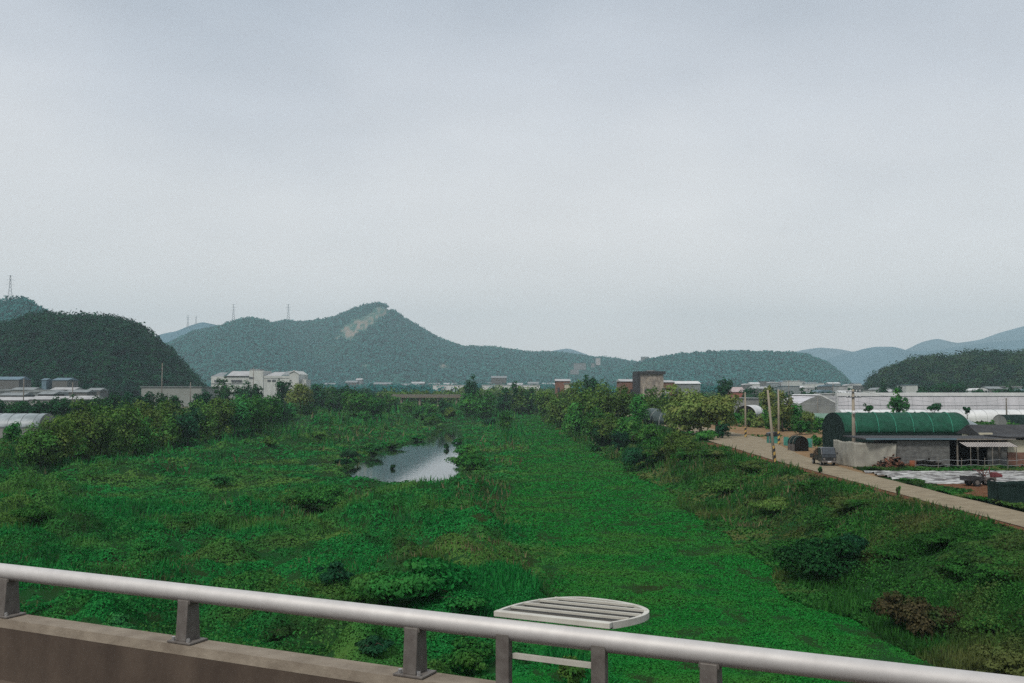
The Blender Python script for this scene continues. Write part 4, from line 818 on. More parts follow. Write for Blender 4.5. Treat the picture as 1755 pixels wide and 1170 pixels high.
# walking tractor with trailer
b = G(1694, 838); tl = thing('walking_tractor', 'small red hooded walking tractor with cage wheels parked on the brown soil', 'tractor', (b.x, b.y, .2), .15)
def wheel(par_, x, y, r, w, rim=M['chrome']):
    wt = MB().tube([(x, y - w / 2, r), (x, y + w / 2, r)], r, 22).build('wheel', M['rubber'], par_); MB().tube([(x, y - w / 2 - .012, r), (x, y + w / 2 + .012, r)], r * .55, 16).build('rim', rim, wt); return wt
wheel(tl, 0, -.35, .3, .14); wheel(tl, 0, .35, .3, .14); wheel(tl, -1.25, -.5, .3, .16, M['castalu']); wheel(tl, -1.25, .5, .3, .16, M['castalu'])
MB().box(-.3, .55, -.2, .2, .35, .62).build('engine', M['castalu'], tl, bevel=.04); MB().prism([(.25, .62), (.25, .98), (.6, 1.0), (1.05, .82), (1.05, .62)], -.2, .2, 'y').build('hood', M['redpaint'], tl, bevel=.04)
MB().tube([(-.2, -.1, .6), (-.75, -.3, 1.15), (-1.0, -.32, 1.2)], .03, 8).build('handlebar', M['redpaint'], tl); MB().tube([(-.2, .1, .6), (-.75, .3, 1.15), (-1.0, .32, 1.2)], .03, 8).build('handlebar', M['redpaint'], tl)
MB().box(-2.0, -.65, -.45, .45, .42, .5).box(-2.0, -.65, -.45, -.41, .503, .72).box(-2.0, -.65, .41, .45, .503, .72).build('trailer_bed', M['darkroof'], tl); MB().tube([(.2, 0, .62), (.1, 0, 1.25), (.16, 0, 1.4)], .035, 8).build('exhaust', M['redpaint'], tl)
MB().box(-.9, -.45, -.18, .18, .85, .92).build('seat', M['black'], tl, bevel=.02)
for a in range(6): MB().tube([(-.35, 0, .7), (-.35 + .6 * math.cos(a * .55 + .6), .1 * a - .25, .7 + .55 * math.sin(a * .55 + .6))], .025, 5).build('tine', M['wood'], tl)

# small dark cab-over truck
tk = thing('flatbed_truck', 'small dark cab over truck with a brown load parked beside the tarpaulin shed', 'truck', (30.2, 95.2, 0.05), 0); tk.scale = (.84, .84, .9)
tm = pmat('dark_truck_paint', (0.022, 0.026, 0.030), (0.014, 0.016, 0.018), 2, .28, spec=.6)
MB().prism([(0, .45), (0, .98), (.10, 1.28), (.42, 1.92), (.62, 1.97), (1.5, 1.97), (1.55, 1.85), (1.55, .45)], -.82, .82, 'x').build('cab', tm, tk, bevel=.05)
MB().quad((-.72, .09, 1.26), (.72, .09, 1.26), (.66, .40, 1.86), (-.66, .40, 1.86)).build('windscreen', M['glass'], tk).location = (0, -.045, .03)
for sx in (-1, 1):
    m = MB(); x = sx * .825; pts = [(x, .35, 1.24), (x, 1.2, 1.24), (x, 1.15, 1.8), (x, .62, 1.8)]; m.quad(*(pts if sx > 0 else pts[::-1])).build('side_window', M['glass'], tk)
    MB().tube([(sx * .58, -.05, .78), (sx * .58, .02, .78)], .12, 16).build('headlight', M['castalu'], tk)
    MB().box(sx * .95 - .07, sx * .95 + .07, .12, .2, 1.25, 1.5).build('mirror', M['black'], tk, bevel=.02)
MB().box(-.84, .84, -.09, .05, .40, .60).build('bumper', M['castalu'], tk, bevel=.03); MB().box(-.2, .2, -.105, -.093, .44, .54).build('number_plate', M['ceramic'], tk); MB().box(-.4, .4, -.03, .01, .72, .86).build('grille', M['black'], tk)
MB().box(-.35, .35, 1.6, 4.4, .45, .60).build('chassis', M['black'], tk); bd = MB(); bd.box(-.85, .85, 1.62, 4.5, .68, .76); bd.box(-.85, -.81, 1.62, 4.5, .763, 1.12); bd.box(.81, .85, 1.62, 4.5, .763, 1.12); bd.box(-.81, .81, 4.46, 4.5, .763, 1.12); bd.build('cargo_bed', tm, tk)
for x in (-.70, .70):
    for y in (.75, 3.6):
        wt = MB().tube([(x - .1, y, .33), (x + .1, y, .33)], .33, 24).build('wheel', M['rubber'], tk); MB().tube([(x - .112, y, .33), (x + .112, y, .33)], .19, 16).build('rim', M['chrome'], wt)
rs = np.random.RandomState(9); ld = thing('brush_load', 'heap of brown brushwood lying in the bed of the dark truck', 'brushwood', (30.2, 97.8, .76), 0); n = 900
d_ = rs.normal(size=(n, 3)); d_ /= np.linalg.norm(d_, axis=1, keepdims=True); d_[:, 2] = np.abs(d_[:, 2]); v = leaf_quads(rs, d_ * np.array([.78, 1.25, .95]) * rs.uniform(.5, 1, (n, 1)), d_ + rs.normal(size=(n, 3)) * .5, rs.uniform(.12, .3, n)); link('twigs', mesh_np('twigs', v, qf(n), 4, leafmat('brown_brush', (.05, .04, .03), (.14, .105, .075))), ld)

# ------------------------------------------------------------------ trees and shrubs
def seg(*g):
    """expand (u,vb,vt,w,leaf) rows"""
    return g
g = 'shrub trees along the left bank'
rows = [(22, 762, 722, 40, 'leaf_green'), (68, 799, 722, 84, 'leaf_green'), (45, 790, 745, 50, 'leaf_olive'), (100, 797, 704, 88, 'leaf_olive'), (122, 790, 742, 60, 'leaf_green'), (142, 790, 690, 88, 'leaf_olive'), (172, 786, 688, 78, 'leaf_olive'),
        (205, 781, 686, 76, 'leaf_olive'), (232, 780, 700, 66, 'leaf_green'), (250, 774, 684, 70, 'leaf_olive'), (282, 770, 704, 60, 'leaf_green'), (292, 765, 683, 68, 'leaf_olive'), (322, 761, 688, 62, 'leaf_dark'), (345, 755, 682, 62, 'leaf_olive'), (375, 751, 676, 60, 'leaf_olive'),
        (402, 745, 672, 62, 'leaf_green'), (430, 739, 670, 62, 'leaf_green'), (458, 736, 668, 60, 'leaf_green'), (478, 733, 678, 40, 'leaf_dark')]
for i, (u, vb, vt, w, lf) in enumerate(rows):
    nm = {'leaf_olive': 'olive green', 'leaf_green': 'mid green', 'leaf_dark': 'dark green'}[lf]
    pplant('shrub_tree', 'bushy %s shrub tree, %s from the left in the dense left bank row' % (nm, ordn(i)), 'tree', u, vb, vt, w, lf, g, low=-1.0, trunk=.10, depth=None)
g = 'dark trees behind the left bank row'
for i, (u, vt, w) in enumerate([(-10, 682, 60), (30, 684, 60), (70, 687, 55), (105, 680, 50), (135, 678, 50), (165, 676, 46), (195, 672, 44), (222, 671, 44), (250, 672, 44), (282, 672, 40), (296, 675, 30), (338, 676, 30), (352, 666, 34)]):
    pplant('dark_tree', 'dark green tree, %s from the left in the belt behind the left bank shrubs' % ordn(i), 'tree', u, 716, vt - 3, w, 'leaf_dark', g, Y=232, low=-1.0)
g = 'dark trees below the white factory'
for i, (u, vb, vt, w, lf) in enumerate([(384, 700, 649, 36, 'leaf_dark'), (420, 700, 652, 36, 'leaf_dark'), (440, 700, 658, 26, 'leaf_dark'), (487, 705, 644, 34, 'leaf_dark')]):
    pplant('round_tree', 'round dark tree, %s from the left right in front of the white factory' % ordn(i), 'tree', u, vb, vt, w, lf, g, Y=330)
pplant('round_tree', 'round yellow green tree right of the white factory at the end of the bank row', 'tree', 514, 712, 652, 54, 'leaf_light', Y=300, lift=.05)
g = 'trees between the factory and the low bridge'
for i, (u, vb, vt, w, lf) in enumerate([(545, 700, 660, 50, 'leaf_dark'), (572, 700, 661, 44, 'leaf_dark'), (600, 702, 657, 46, 'leaf_dark'), (557, 698, 672, 30, 'leaf_green'), (608, 712, 668, 56, 'leaf_green'), (640, 712, 672, 56, 'leaf_green'), (668, 706, 676, 44, 'leaf_green'), (632, 690, 661, 40, 'leaf_dark'),
                                        (660, 690, 665, 40, 'leaf_olive'), (690, 688, 667, 40, 'leaf_olive'), (718, 686, 668, 40, 'leaf_olive'), (745, 686, 668, 40, 'leaf_olive'), (772, 686, 667, 36, 'leaf_olive'), (496, 716, 690, 30, 'leaf_green'), (528, 712, 686, 34, 'leaf_green'), (700, 704, 684, 40, 'leaf_green'), (762, 700, 683, 30, 'leaf_dark'), (735, 712, 690, 30, 'leaf_green')]):
    pplant('bushy_tree', 'bushy %s tree, number %s among those between the factory and the low bridge' % ({'leaf_dark': 'dark', 'leaf_green': 'green', 'leaf_olive': 'hazy olive'}[lf], ordn(i)), 'tree', u, vb, vt, w, lf, g, low=-.9, Y=(480 if vb < 692 else 345) if vb < 705 else None)
g = 'trees at the head of the river bed'
for i, (u, vb, vt, w, lf, lb) in enumerate([(807, 700, 641, 30, 'leaf_dark', 'tall hazy tree standing alone above the central bushes'), (800, 714, 671, 40, 'leaf_green', 'left half of the big round green bush beyond the pond'), (830, 716, 670, 46, 'leaf_green', 'right half of the big round green bush beyond the pond'),
        (862, 700, 663, 36, 'leaf_dark', 'dark round tree just right of the big central bush'), (893, 702, 661, 44, 'leaf_olive', 'olive tree at the head of the lawn strip'), (905, 700, 664, 36, 'leaf_dark', 'dark tree behind the olive tree at the head of the lawn'), (866, 738, 705, 34, 'leaf_green', 'small rounded green bush at the far left corner of the lawn'),
        (738, 730, 710, 30, 'leaf_green', 'low bush just beyond the far end of the pond'), (840, 728, 716, 30, 'leaf_dark', 'dark low bush between the pond and the lawn corner'), (770, 716, 697, 26, 'leaf_olive', 'small olive bush beneath the low bridge'), (725, 722, 700, 30, 'leaf_green', 'green bush left of the low bush beyond the pond'), (885, 672, 650, 20, 'leaf_dark', 'little dark tree before the long white strip')]):
    pplant('bushy_tree', lb, 'tree', u, vb, vt, w, lf, g, low=-.9, Y=None if vb > 708 else 350)
g = 'trees and bushes along the right bank'
rows = [(940, 722, 664, 60, 'leaf_olive'), (962, 735, 674, 60, 'leaf_olive'), (930, 700, 668, 40, 'leaf_olive'), (975, 700, 655, 50, 'leaf_olive'), (1008, 700, 636, 34, 'leaf_dark'), (1000, 738, 652, 66, 'leaf_olive'), (985, 748, 690, 56, 'leaf_green'), (1035, 735, 650, 62, 'leaf_olive'),
        (1022, 752, 700, 60, 'leaf_green'), (1068, 725, 655, 60, 'leaf_olive'), (1045, 760, 706, 62, 'leaf_olive'), (1078, 765, 716, 66, 'leaf_green'), (1095, 728, 672, 46, 'leaf_green'), (1118, 722, 662, 52, 'leaf_olive'), (1112, 762, 724, 56, 'leaf_green'), (1060, 772, 735, 44, 'leaf_dark'), (1030, 765, 728, 40, 'leaf_dark'), (1022, 775, 760, 18, 'leaf_dark')]
for i, (u, vb, vt, w, lf) in enumerate(rows):
    pplant('bank_tree', '%s tree or bush, number %s counted outward along the right bank thicket' % ({'leaf_dark': 'dark', 'leaf_green': 'green', 'leaf_olive': 'olive'}[lf], ordn(i)), 'tree', u, vb, vt, w, lf, g, low=-1.0)
pplant('airy_tree', 'wider yellow green tree on the left of the big roadside pair', 'tree', 1180, 746, 660, 112, 'leaf_light', 'big yellow green trees beside the road', lift=.0, trunk=.2, dens=1.3, npuff=30)
pplant('airy_tree', 'big yellow green tree nearest the tan dirt yard, right of its pair', 'tree', 1228, 748, 666, 92, 'leaf_light', 'big yellow green trees beside the road', lift=.05, trunk=.2, dens=1.3, npuff=28)
pplant('airy_tree', 'olive green tree leaning over the dusty arched greenhouse', 'tree', 1158, 728, 676, 60, 'leaf_olive', 'big yellow green trees beside the road', lift=.1, trunk=.15)
pplant('airy_tree', 'smaller olive tree squeezed between the two big roadside trees', 'tree', 1200, 742, 672, 50, 'leaf_olive', 'big yellow green trees beside the road', lift=.1, trunk=.2)
pplant('round_tree', 'round dark tree rising behind the big roadside trees', 'tree', 1240, 706, 647, 32, 'leaf_dark', Y=300, lift=.2)
pplant('round_tree', 'dark stem like bush under the big roadside trees at the road bend', 'bush', 1238, 752, 722, 30, 'leaf_dark')
pplant('hedge_bush', 'low green hedge along the far edge of the gravel road', 'bush', 1205, 754, 736, 60, 'leaf_green', low=-1)
pplant('tall_light_tree', 'tall light green tree left of the leaning pole top', 'tree', 1318, 735, 654, 34, 'leaf_light', 'light trees behind the mesh fence', airy=True, lift=.1)
pplant('tall_light_tree', 'wide light green tree behind the two striped poles', 'tree', 1342, 740, 666, 46, 'leaf_light', 'light trees behind the mesh fence', airy=True)
g = 'bushes behind the dirt yard'
for i, (u, vb, vt, w, lf) in enumerate([(1262, 730, 704, 30, 'leaf_green'), (1283, 732, 700, 34, 'leaf_olive'), (1300, 733, 708, 32, 'leaf_light'), (1318, 736, 700, 30, 'leaf_green'), (1340, 738, 694, 40, 'leaf_green'), (1362, 738, 690, 44, 'leaf_green'), (1385, 740, 700, 40, 'leaf_light'), (1372, 745, 712, 40, 'leaf_green'), (1402, 742, 712, 26, 'leaf_green'), (1290, 690, 664, 44, 'leaf_dark'), (1400, 764, 742, 24, 'leaf_green')]):
    pplant('yard_bush', '%s bush, %s in the band behind the tan dirt yard counted from the left' % ({'leaf_dark': 'dark', 'leaf_green': 'green', 'leaf_olive': 'olive', 'leaf_light': 'light green'}[lf], ordn(i)), 'bush', u, vb, vt, w, lf, g, low=-1, Y=None if vb > 700 else 300)
pplant('leafy_tree', 'leafy green tree standing in front of the long white greenhouse', 'tree', 1541, 718, 667, 40, 'leaf_green', Y=190, airy=True, lift=.1)
pplant('small_pine', 'small dark tree before the long greenhouse just right of the cross armed pole', 'tree', 1490, 716, 690, 20, 'leaf_dark', 'small dark trees before the long greenhouse', Y=190, lift=.55)
pplant('small_pine', 'flat topped small dark tree right of the leafy tree before the greenhouse', 'tree', 1604, 716, 689, 30, 'leaf_dark', 'small dark trees before the long greenhouse', Y=190, lift=.6)
pplant('small_pine', 'tiny dark green tree above the right end of the net shed roof', 'tree', 1659, 716, 695, 13, 'leaf_dark', 'small dark trees before the long greenhouse', Y=190, lift=.6)
pplant('small_bush', 'dark bush at the foot of the leafy tree behind the net shed', 'bush', 1565, 716, 697, 16, 'leaf_dark', Y=188)
g = 'green bushes behind the tiled house'
for i, (u, vt, w) in enumerate([(1700, 718, 24), (1715, 724, 30), (1738, 722, 28), (1757, 724, 30), (1688, 728, 20)]):
    pplant('garden_bush', 'green garden bush, %s from the left behind the dark tiled roof' % ordn(i), 'bush', u, 752, vt, w, 'leaf_green', g, Y=120)
pplant('dome_tree', 'wide dark dome shaped grove in front of the right wooded hill', 'tree', 1627, 682, 652, 74, 'leaf_dark', Y=420)
g = 'dark trees on the far right plain'
for i, (u, vt, w) in enumerate([(1515, 655, 26), (1540, 657, 20), (1582, 660, 24), (1600, 662, 20), (1680, 662, 24), (1705, 664, 26), (1730, 660, 24), (1752, 662, 26), (1425, 668, 18), (1392, 668, 20), (1378, 662, 14), (1450, 671, 20)]):
    pplant('plain_tree', 'dark tree on the plain behind the long greenhouse, %s of that row' % ordn(i), 'tree', u, 690, vt, w, 'leaf_dark', g, Y=400)
# shrubs of the river bed and the embankment
g = 'separate shrubs in the river bed'
for i, (u, vb, vt, w, lf, lb) in enumerate([(548, 880, 826, 96, 'leaf_green', 'large dark hearted shrub in the marsh left of the bottom of the pond'), (515, 868, 834, 50, 'leaf_green', 'lower half shrub at the left side of the large marsh shrub'), (425, 1022, 972, 140, 'leaf_green', 'spreading bright shrub just above the rail left of centre'), (720, 1030, 958, 190, 'leaf_green', 'very broad shrub mass above the rail at centre'),
        (640, 1035, 985, 120, 'leaf_green', 'shrub joined to the left side of the broad central mass'), (790, 1060, 1000, 110, 'leaf_olive', 'olive shrub at the right side of the broad central mass'), (575, 1010, 958, 60, 'leaf_dark', 'dark narrow shrub left of the broad central mass'), (545, 752, 738, 26, 'leaf_dark', 'small dark shrub in the far marsh left of the pond'),
        (460, 765, 748, 26, 'leaf_dark', 'small shrub in the marsh in front of the bank row end'), (625, 722, 703, 22, 'leaf_green', 'little round shrub in the far marsh'), (718, 716, 693, 28, 'leaf_green', 'round shrub standing before the low bridge'), (380, 836, 806, 44, 'leaf_dark', 'dark shrub above the small creek'), (110, 1110, 1060, 90, 'leaf_green', 'shrub seen between the rail and parapet at left'),
        (200, 1100, 1050, 80, 'leaf_dark', 'dark shrub under the rail left of the second post'), (985, 1190, 1120, 60, 'leaf_green', 'green shrub low between the platform posts'), (640, 1130, 1085, 70, 'leaf_dark', 'dark shrub under the rail before the third post'), (800, 1160, 1085, 90, 'leaf_green', 'bright green shrub under the rail left of the platform'), (470, 1100, 1060, 60, 'leaf_green', 'low green shrub under the rail right of the second post'),
        (600, 788, 770, 34, 'leaf_dark', 'dark overhanging shrub on the upper left pond edge'), (672, 767, 755, 36, 'leaf_green', 'overhanging shrub on the far pond edge'), (636, 776, 759, 38, 'leaf_dark', 'dark shrub on the far left pond edge'), (716, 755, 745, 30, 'leaf_green', 'shrub at the far top edge of the pond'), (804, 784, 758, 46, 'leaf_green', 'shrub at the right edge of the pond'), (806, 806, 776, 70, 'leaf_dark', 'drooping dark shrub bulging over the right pond edge'),
        (588, 800, 782, 34, 'leaf_dark', 'dark shrub at the left tip of the pond'), (786, 764, 748, 20, 'leaf_green', 'small shrub at the far right pond corner'), (330, 900, 876, 60, 'leaf_green', 'low spreading shrub in the left marsh'), (260, 960, 930, 80, 'leaf_green', 'broad low shrub above the rail at left'), (60, 900, 862, 70, 'leaf_dark', 'dark low shrub at the left edge of the marsh')]):
    pplant('marsh_shrub', lb, 'shrub', u, vb, vt, w * 1.1, {'leaf_dark': 'leaf_green' if i % 3 else 'leaf_dark'}.get(lf, 'marsh' if i % 2 else lf), g, low=-.3, trunk=.05, leafk=.0021)
for u, v, w, lb in ((765, 769, 9, 'small dark weed tuft standing in the upper part of the pond'), (673, 803, 8, 'tiny dark weed tuft standing in the lower part of the pond')):
    b = P(u, v, WATER); s_ = b.y / F; plant('water_weed', lb, 'weed tuft', b, 9 * s_, w * s_, 'leaf_dark', 'weed tufts in the pond', trunk=.02)
g = 'shrubs on the road embankment'
for i, (u, vb, vt, w, lf, lb) in enumerate([(1090, 806, 762, 62, 'leaf_dark', 'dark rounded shrub at the foot of the bank beside the lawn'), (1130, 792, 744, 70, 'leaf_green', 'green shrub behind the dark one at the foot of the bank'), (1165, 785, 740, 60, 'leaf_olive', 'shrub near the top of the bank below the road bend'), (1102, 762, 736, 40, 'leaf_brown', 'reddish brown leafless shrub on the upper bank'),
        (1175, 795, 765, 44, 'leaf_dark', 'dark shrub halfway up the bank below the road bend'), (1225, 790, 762, 56, 'leaf_green', 'green shrub just below the road edge at the bend'), (1290, 812, 786, 60, 'leaf_green', 'low shrub just below the leaning striped pole'), (1400, 1000, 908, 118, 'leaf_dark', 'big very dark shrub in the hollow of the bank'), (1455, 975, 905, 80, 'leaf_dark', 'dark shrub joined to the right of the big dark one'),
        (1345, 960, 925, 60, 'leaf_green', 'small shrub at the left foot of the big dark one'), (1535, 962, 938, 80, 'leaf_dark', 'flat dark shrub in the middle of the bank'), (1575, 1090, 1012, 125, 'leaf_brown', 'rounded brown twiggy shrub low on the right bank'), (1640, 1000, 950, 90, 'leaf_dark', 'dark shrub on the bank above the brown twiggy one'), (1705, 1090, 1045, 90, 'leaf_olive', 'olive tangled shrub near the lower right corner'),
        (1730, 1170, 1100, 110, 'leaf_dark', 'black green shrub in the lower right corner'), (1720, 1010, 965, 80, 'leaf_dark', 'dark shrub at the right edge below the road'), (1390, 845, 822, 60, 'leaf_green', 'low green shrub at the road edge opposite the truck'), (1455, 880, 850, 80, 'leaf_green', 'low green shrub at the road edge opposite the tarpaulin'), (1620, 940, 905, 90, 'leaf_green', 'broad low shrub below the far right road edge'), (1330, 880, 850, 70, 'leaf_olive', 'olive shrub in the middle of the bank'),
        (1240, 850, 822, 60, 'leaf_olive', 'olive shrub low on the bank near the lawn edge'), (1500, 1060, 1020, 60, 'leaf_green', 'green shrub at the lawn edge left of the brown one')]):
    pplant('bank_shrub', lb, 'shrub', u, vb, vt, w * 1.15, {'leaf_dark': 'leaf_dark' if i in (0, 7, 8) else 'weeds', 'leaf_green': 'weeds'}.get(lf, lf), g, low=-.3, trunk=.05, leafk=.0021)
for u, v, vt, lb in ((1405, 812, 796, 'small upright weed at the road edge in front of the truck'), (1540, 852, 827, 'tall thin weed standing at the near road edge'), (1600, 883, 866, 'little weed stem poking above the bank near the road')):
    pplant('roadside_weed', lb, 'weed', u, v, vt, 8, 'leaf_green', 'upright weeds at the road edge', trunk=.02, airy=True)

# ------------------------------------------------------------------ far belts of trees on the plain
def belt(name, label, n, x0, x1, y0, y1, r, q, ls, mat, seed, keep=None):
    rs = np.random.RandomState(seed); y = rs.uniform(y0, y1, n); u = rs.uniform(x0, x1, n); x = (u - W / 2) / F * y
    k = fbm(x * .012 + 3, y * .012, 2) > .42; x, y = x[k], y[k]; n = len(x); z = GH(x, y); R_ = r * rs.uniform(.5, 1.25, n)
    d = rs.normal(size=(n, q, 3)); d[..., 2] = np.abs(d[..., 2]); d /= np.linalg.norm(d, axis=2, keepdims=True)
    c = np.stack([x, y, z + R_ * .5], 1)[:, None, :] + d * (R_[:, None, None] * rs.uniform(.7, 1.05, (n, q, 1))); nr = (d + rs.normal(size=d.shape) * .35).reshape(-1, 3)
    v = leaf_quads(rs, c.reshape(-1, 3), nr, ls * rs.uniform(.6, 1.3, n * q), asp=.8); return tag(link(name, mesh_np(name, v, qf(n * q), 4, mat)), label, 'woodland', kind='stuff')
belt('valley_trees', 'hazy band of trees filling the valley floor beneath the mountains', 1500, 330, 1250, 620, 1350, 3.6, 26, 1.9, M['wood_far'], 41)
belt('valley_front_trees', 'olive band of trees in front of the long white sheds on the valley floor', 340, 530, 975, 500, 600, 3.6, 44, 1.3, M['leaf_olive'], 44)
belt('plain_trees', 'scattered dark trees on the far plain around the town at right', 420, 1180, 1800, 430, 1250, 2.6, 26, 1.4, M['wood_near'], 42)
belt('hill_foot_trees', 'dark trees along the foot of the near left hill', 300, -60, 370, 420, 520, 3.0, 40, 1.2, M['wood_near'], 43)

# ------------------------------------------------------------------ buildings
def block(name, label, cat, u0, u1, vt, Y, depth, wall, roofm, roof='flat', group=None, rz=0.0, wins=(), rh=1.2, over=.3, vb=None, zb=None):
    s_ = Y / F; x0 = (u0 - W / 2) * s_; x1 = (u1 - W / 2) * s_; zt_ = EYE + (HOR - vt) * s_; z0 = plain(Y) - .5 if zb is None else zb; w = x1 - x0; h = max(zt_ - z0, 1)
    t = thing(name, label, cat, (x0, Y, z0), rz, group); hw_ = h - (rh if roof != 'flat' else .25)
    MB().box(0, w, 0, depth, 0, hw_).build('wall', wall, t)
    if roof == 'flat': MB().box(-over, w + over, -over, depth + over, hw_ + .003, h).build('roof', roofm, t)
    elif roof == 'gable': MB().prism([(-over, hw_ + .003), (depth / 2, h), (depth + over, hw_ + .003)], -over, w + over, 'x').build('roof', roofm, t)
    elif roof == 'gabley': MB().prism([(-over, hw_ + .003), (w / 2, h), (w + over, hw_ + .003)], -over, depth, 'y').build('roof', roofm, t)
    elif roof == 'arch': MB().prism([(-over, hw_ + .003)] + [(w / 2 - math.cos(math.pi * i / 10) * w / 2, hw_ + .003 + rh * math.sin(math.pi * i / 10)) for i in range(11)], -over, depth, 'y').build('roof', roofm, t)
    for (a, b_, c, d_) in wins:
        f = MB().box(w * a, w * b_, -.12, -.003, hw_ * c, hw_ * d_).build('window', M['glass'], t)
    return t
Yf = 470; s_ = Yf / F
fac = thing('white_factory', 'long white two storey factory with dark window strips in front of the mountains', 'factory', ((362 - W / 2) * s_, Yf, plain(Yf) - 1), 0)
X = lambda u: (u - 362) * s_; Zf = lambda v: EYE + (HOR - v) * s_ - plain(Yf) + 1
MB().box(X(362), X(428), 0, 18, 0, Zf(645)).build('wall', M['white'], fac); MB().box(X(428) + .01, X(452), -.6, 16, 0, Zf(635)).build('stair_block', M['white'], fac)
MB().box(X(452) + .01, X(497), -.3, 18, 0, Zf(644)).build('wall', M['white'], fac)
MB().prism([(X(497) + .01, 0), (X(497) + .01, Zf(638)), (X(505), Zf(635)), (X(513), Zf(641)), (X(513), 0)], -1, 20, 'y').build('gable_wing', M['white'], fac)
MB().prism([(X(496), Zf(638)), (X(505), Zf(634.5)), (X(515), Zf(641)), (X(515), Zf(642)), (X(505), Zf(635.8)), (X(496), Zf(639.5))], -1.4, -1.01, 'y').build('gable_trim', M['filmband'], fac)
MB().quad((X(362), 0, Zf(645)), (X(382), 0, Zf(645)), (X(376), 15, Zf(637)), (X(362), 15, Zf(637))).build('roof_slope', M['greyroof'], fac)
MB().quad((X(388), 0, Zf(644.6)), (X(426), 0, Zf(644.2)), (X(426), 18, Zf(634.5)), (X(380), 18, Zf(634.5))).build('roof_slope', M['paleroof'], fac)
MB().box(X(385), X(427), -.35, -.003, Zf(645.5), Zf(644)).build('parapet_band', M['darkroof'], fac)
MB().quad((X(453), -.3, Zf(644)), (X(482), -.3, Zf(644)), (X(479), 18, Zf(636)), (X(456), 18, Zf(636))).build('roof_slope', M['paleroof'], fac)
MB().quad((X(483), 0, Zf(643)), (X(497), 0, Zf(643)), (X(494), 16, Zf(634)), (X(478), 16, Zf(635))).build('roof_slope', M['greyroof'], fac)
MB().box(X(426), X(444), 2, 10, Zf(635) + .003, Zf(632)).build('roof_house', M['greyroof'], fac)
for a, b_, c, d_ in ((368, 386, 654, 651), (397, 415, 654, 651), (459, 464.5, 654, 650.5), (467, 473, 654, 650.5)): MB().box(X(a), X(b_), -.45, -.303 if a > 450 else -.003, Zf(c), Zf(d_)).build('window', M['glass'], fac)
MB().box(X(428), X(436), -.75, -.603, Zf(649), Zf(646)).build('window', M['glass'], fac); MB().box(X(452), X(497), -.4, -.303, Zf(648.3), Zf(647.6)).build('ledge', M['greyroof'], fac)
MB().box(X(513) + .01, X(524), 1, 12, 0, Zf(650)).build('low_annex', M['white'], fac); MB().box(X(362), X(428), -.2, -.003, Zf(657.5), Zf(656.6)).build('ledge', M['greyroof'], fac)

Yb = 330; s_ = Yb / F
bl = block('block_building', 'square grey tan brick building with a black roof edge and dark side', 'building', 1094, 1137, 639, Yb, 12, M['tanbrick'], M['darkroof'], wins=[(.25, .45, .52, .57)])
MB().box(-.45, 45 * s_ + .3, -.5, 12.4, EYE + (HOR - 641) * s_ - plain(Yb) + .5, EYE + (HOR - 636) * s_ - plain(Yb) + .5).build('roof_fascia', M['darkroof'], bl)
MB().box(-.5, .45, -.3, 12.2, 0, EYE + (HOR - 640.2) * s_ - plain(Yb) + .5).build('side_wall', M['darkroof'], bl); MB().box(3.2, 5.6, 2, 4, EYE + (HOR - 636) * s_ - plain(Yb) + .503, EYE + (HOR - 634) * s_ - plain(Yb) + .5).build('roof_hatch', M['greyroof'], bl)
block('brick_hall', 'low orange brick hall with a white roof left of the grey tan block', 'hall', 1064, 1096, 649, 345, 14, M['brick'], M['paleroof'], 'gable', rh=.9, wins=[(.1, .3, .5, .7), (.5, .7, .5, .7)])
block('brick_hall', 'low orange brick hall just right of the grey tan block', 'hall', 1138, 1156, 651, 350, 14, M['brick'], M['paleroof'], 'gable', rh=.8)
block('white_roof_hall', 'low hall with a long white roof tapering away to the right of the brick one', 'hall', 1157, 1200, 652.5, 360, 12, M['greyroof'], M['filmband'], 'gable', rh=1.0)
block('brick_house', 'small reddish brick house with pale roof above the bank trees left of centre right', 'house', 953, 977, 649, 360, 10, M['brick'], M['paleroof'], 'gable', rh=.8, wins=[(.1, .25, .5, .75)])
block('cream_shed', 'cream fronted shed at the right side of the small reddish brick house', 'shed', 968, 979, 656, 350, 4, M['cream'], M['greyroof'])
block('white_kiosk', 'little white hut under the right side of the grey tan block building', 'hut', 1140, 1147, 665, 300, 5, M['paleroof'], M['darkroof'])
pplant('bushy_tree', 'dark tree below the right side of the grey tan block building', 'tree', 1142, 700, 671, 44, 'leaf_dark', Y=280)
pplant('bushy_tree', 'olive tree filling the gap left of the dusty arched greenhouse', 'tree', 1120, 708, 676, 44, 'leaf_olive', Y=260)
block('pink_roof_house', 'low house with a dull pale pink roof right of the round dark tree', 'house', 1256, 1276, 663, 320, 10, pmat('dull_red_wall', (.35, .12, .09)), pmat('dull_pink_roof', (.42, .34, .33)), 'gable', rh=1.6)
block('grey_wall_yard', 'long grey green boundary building behind the white arch greenhouse', 'building', 1262, 1300, 681, 250, 8, M['filmgrey'], M['greyroof'])
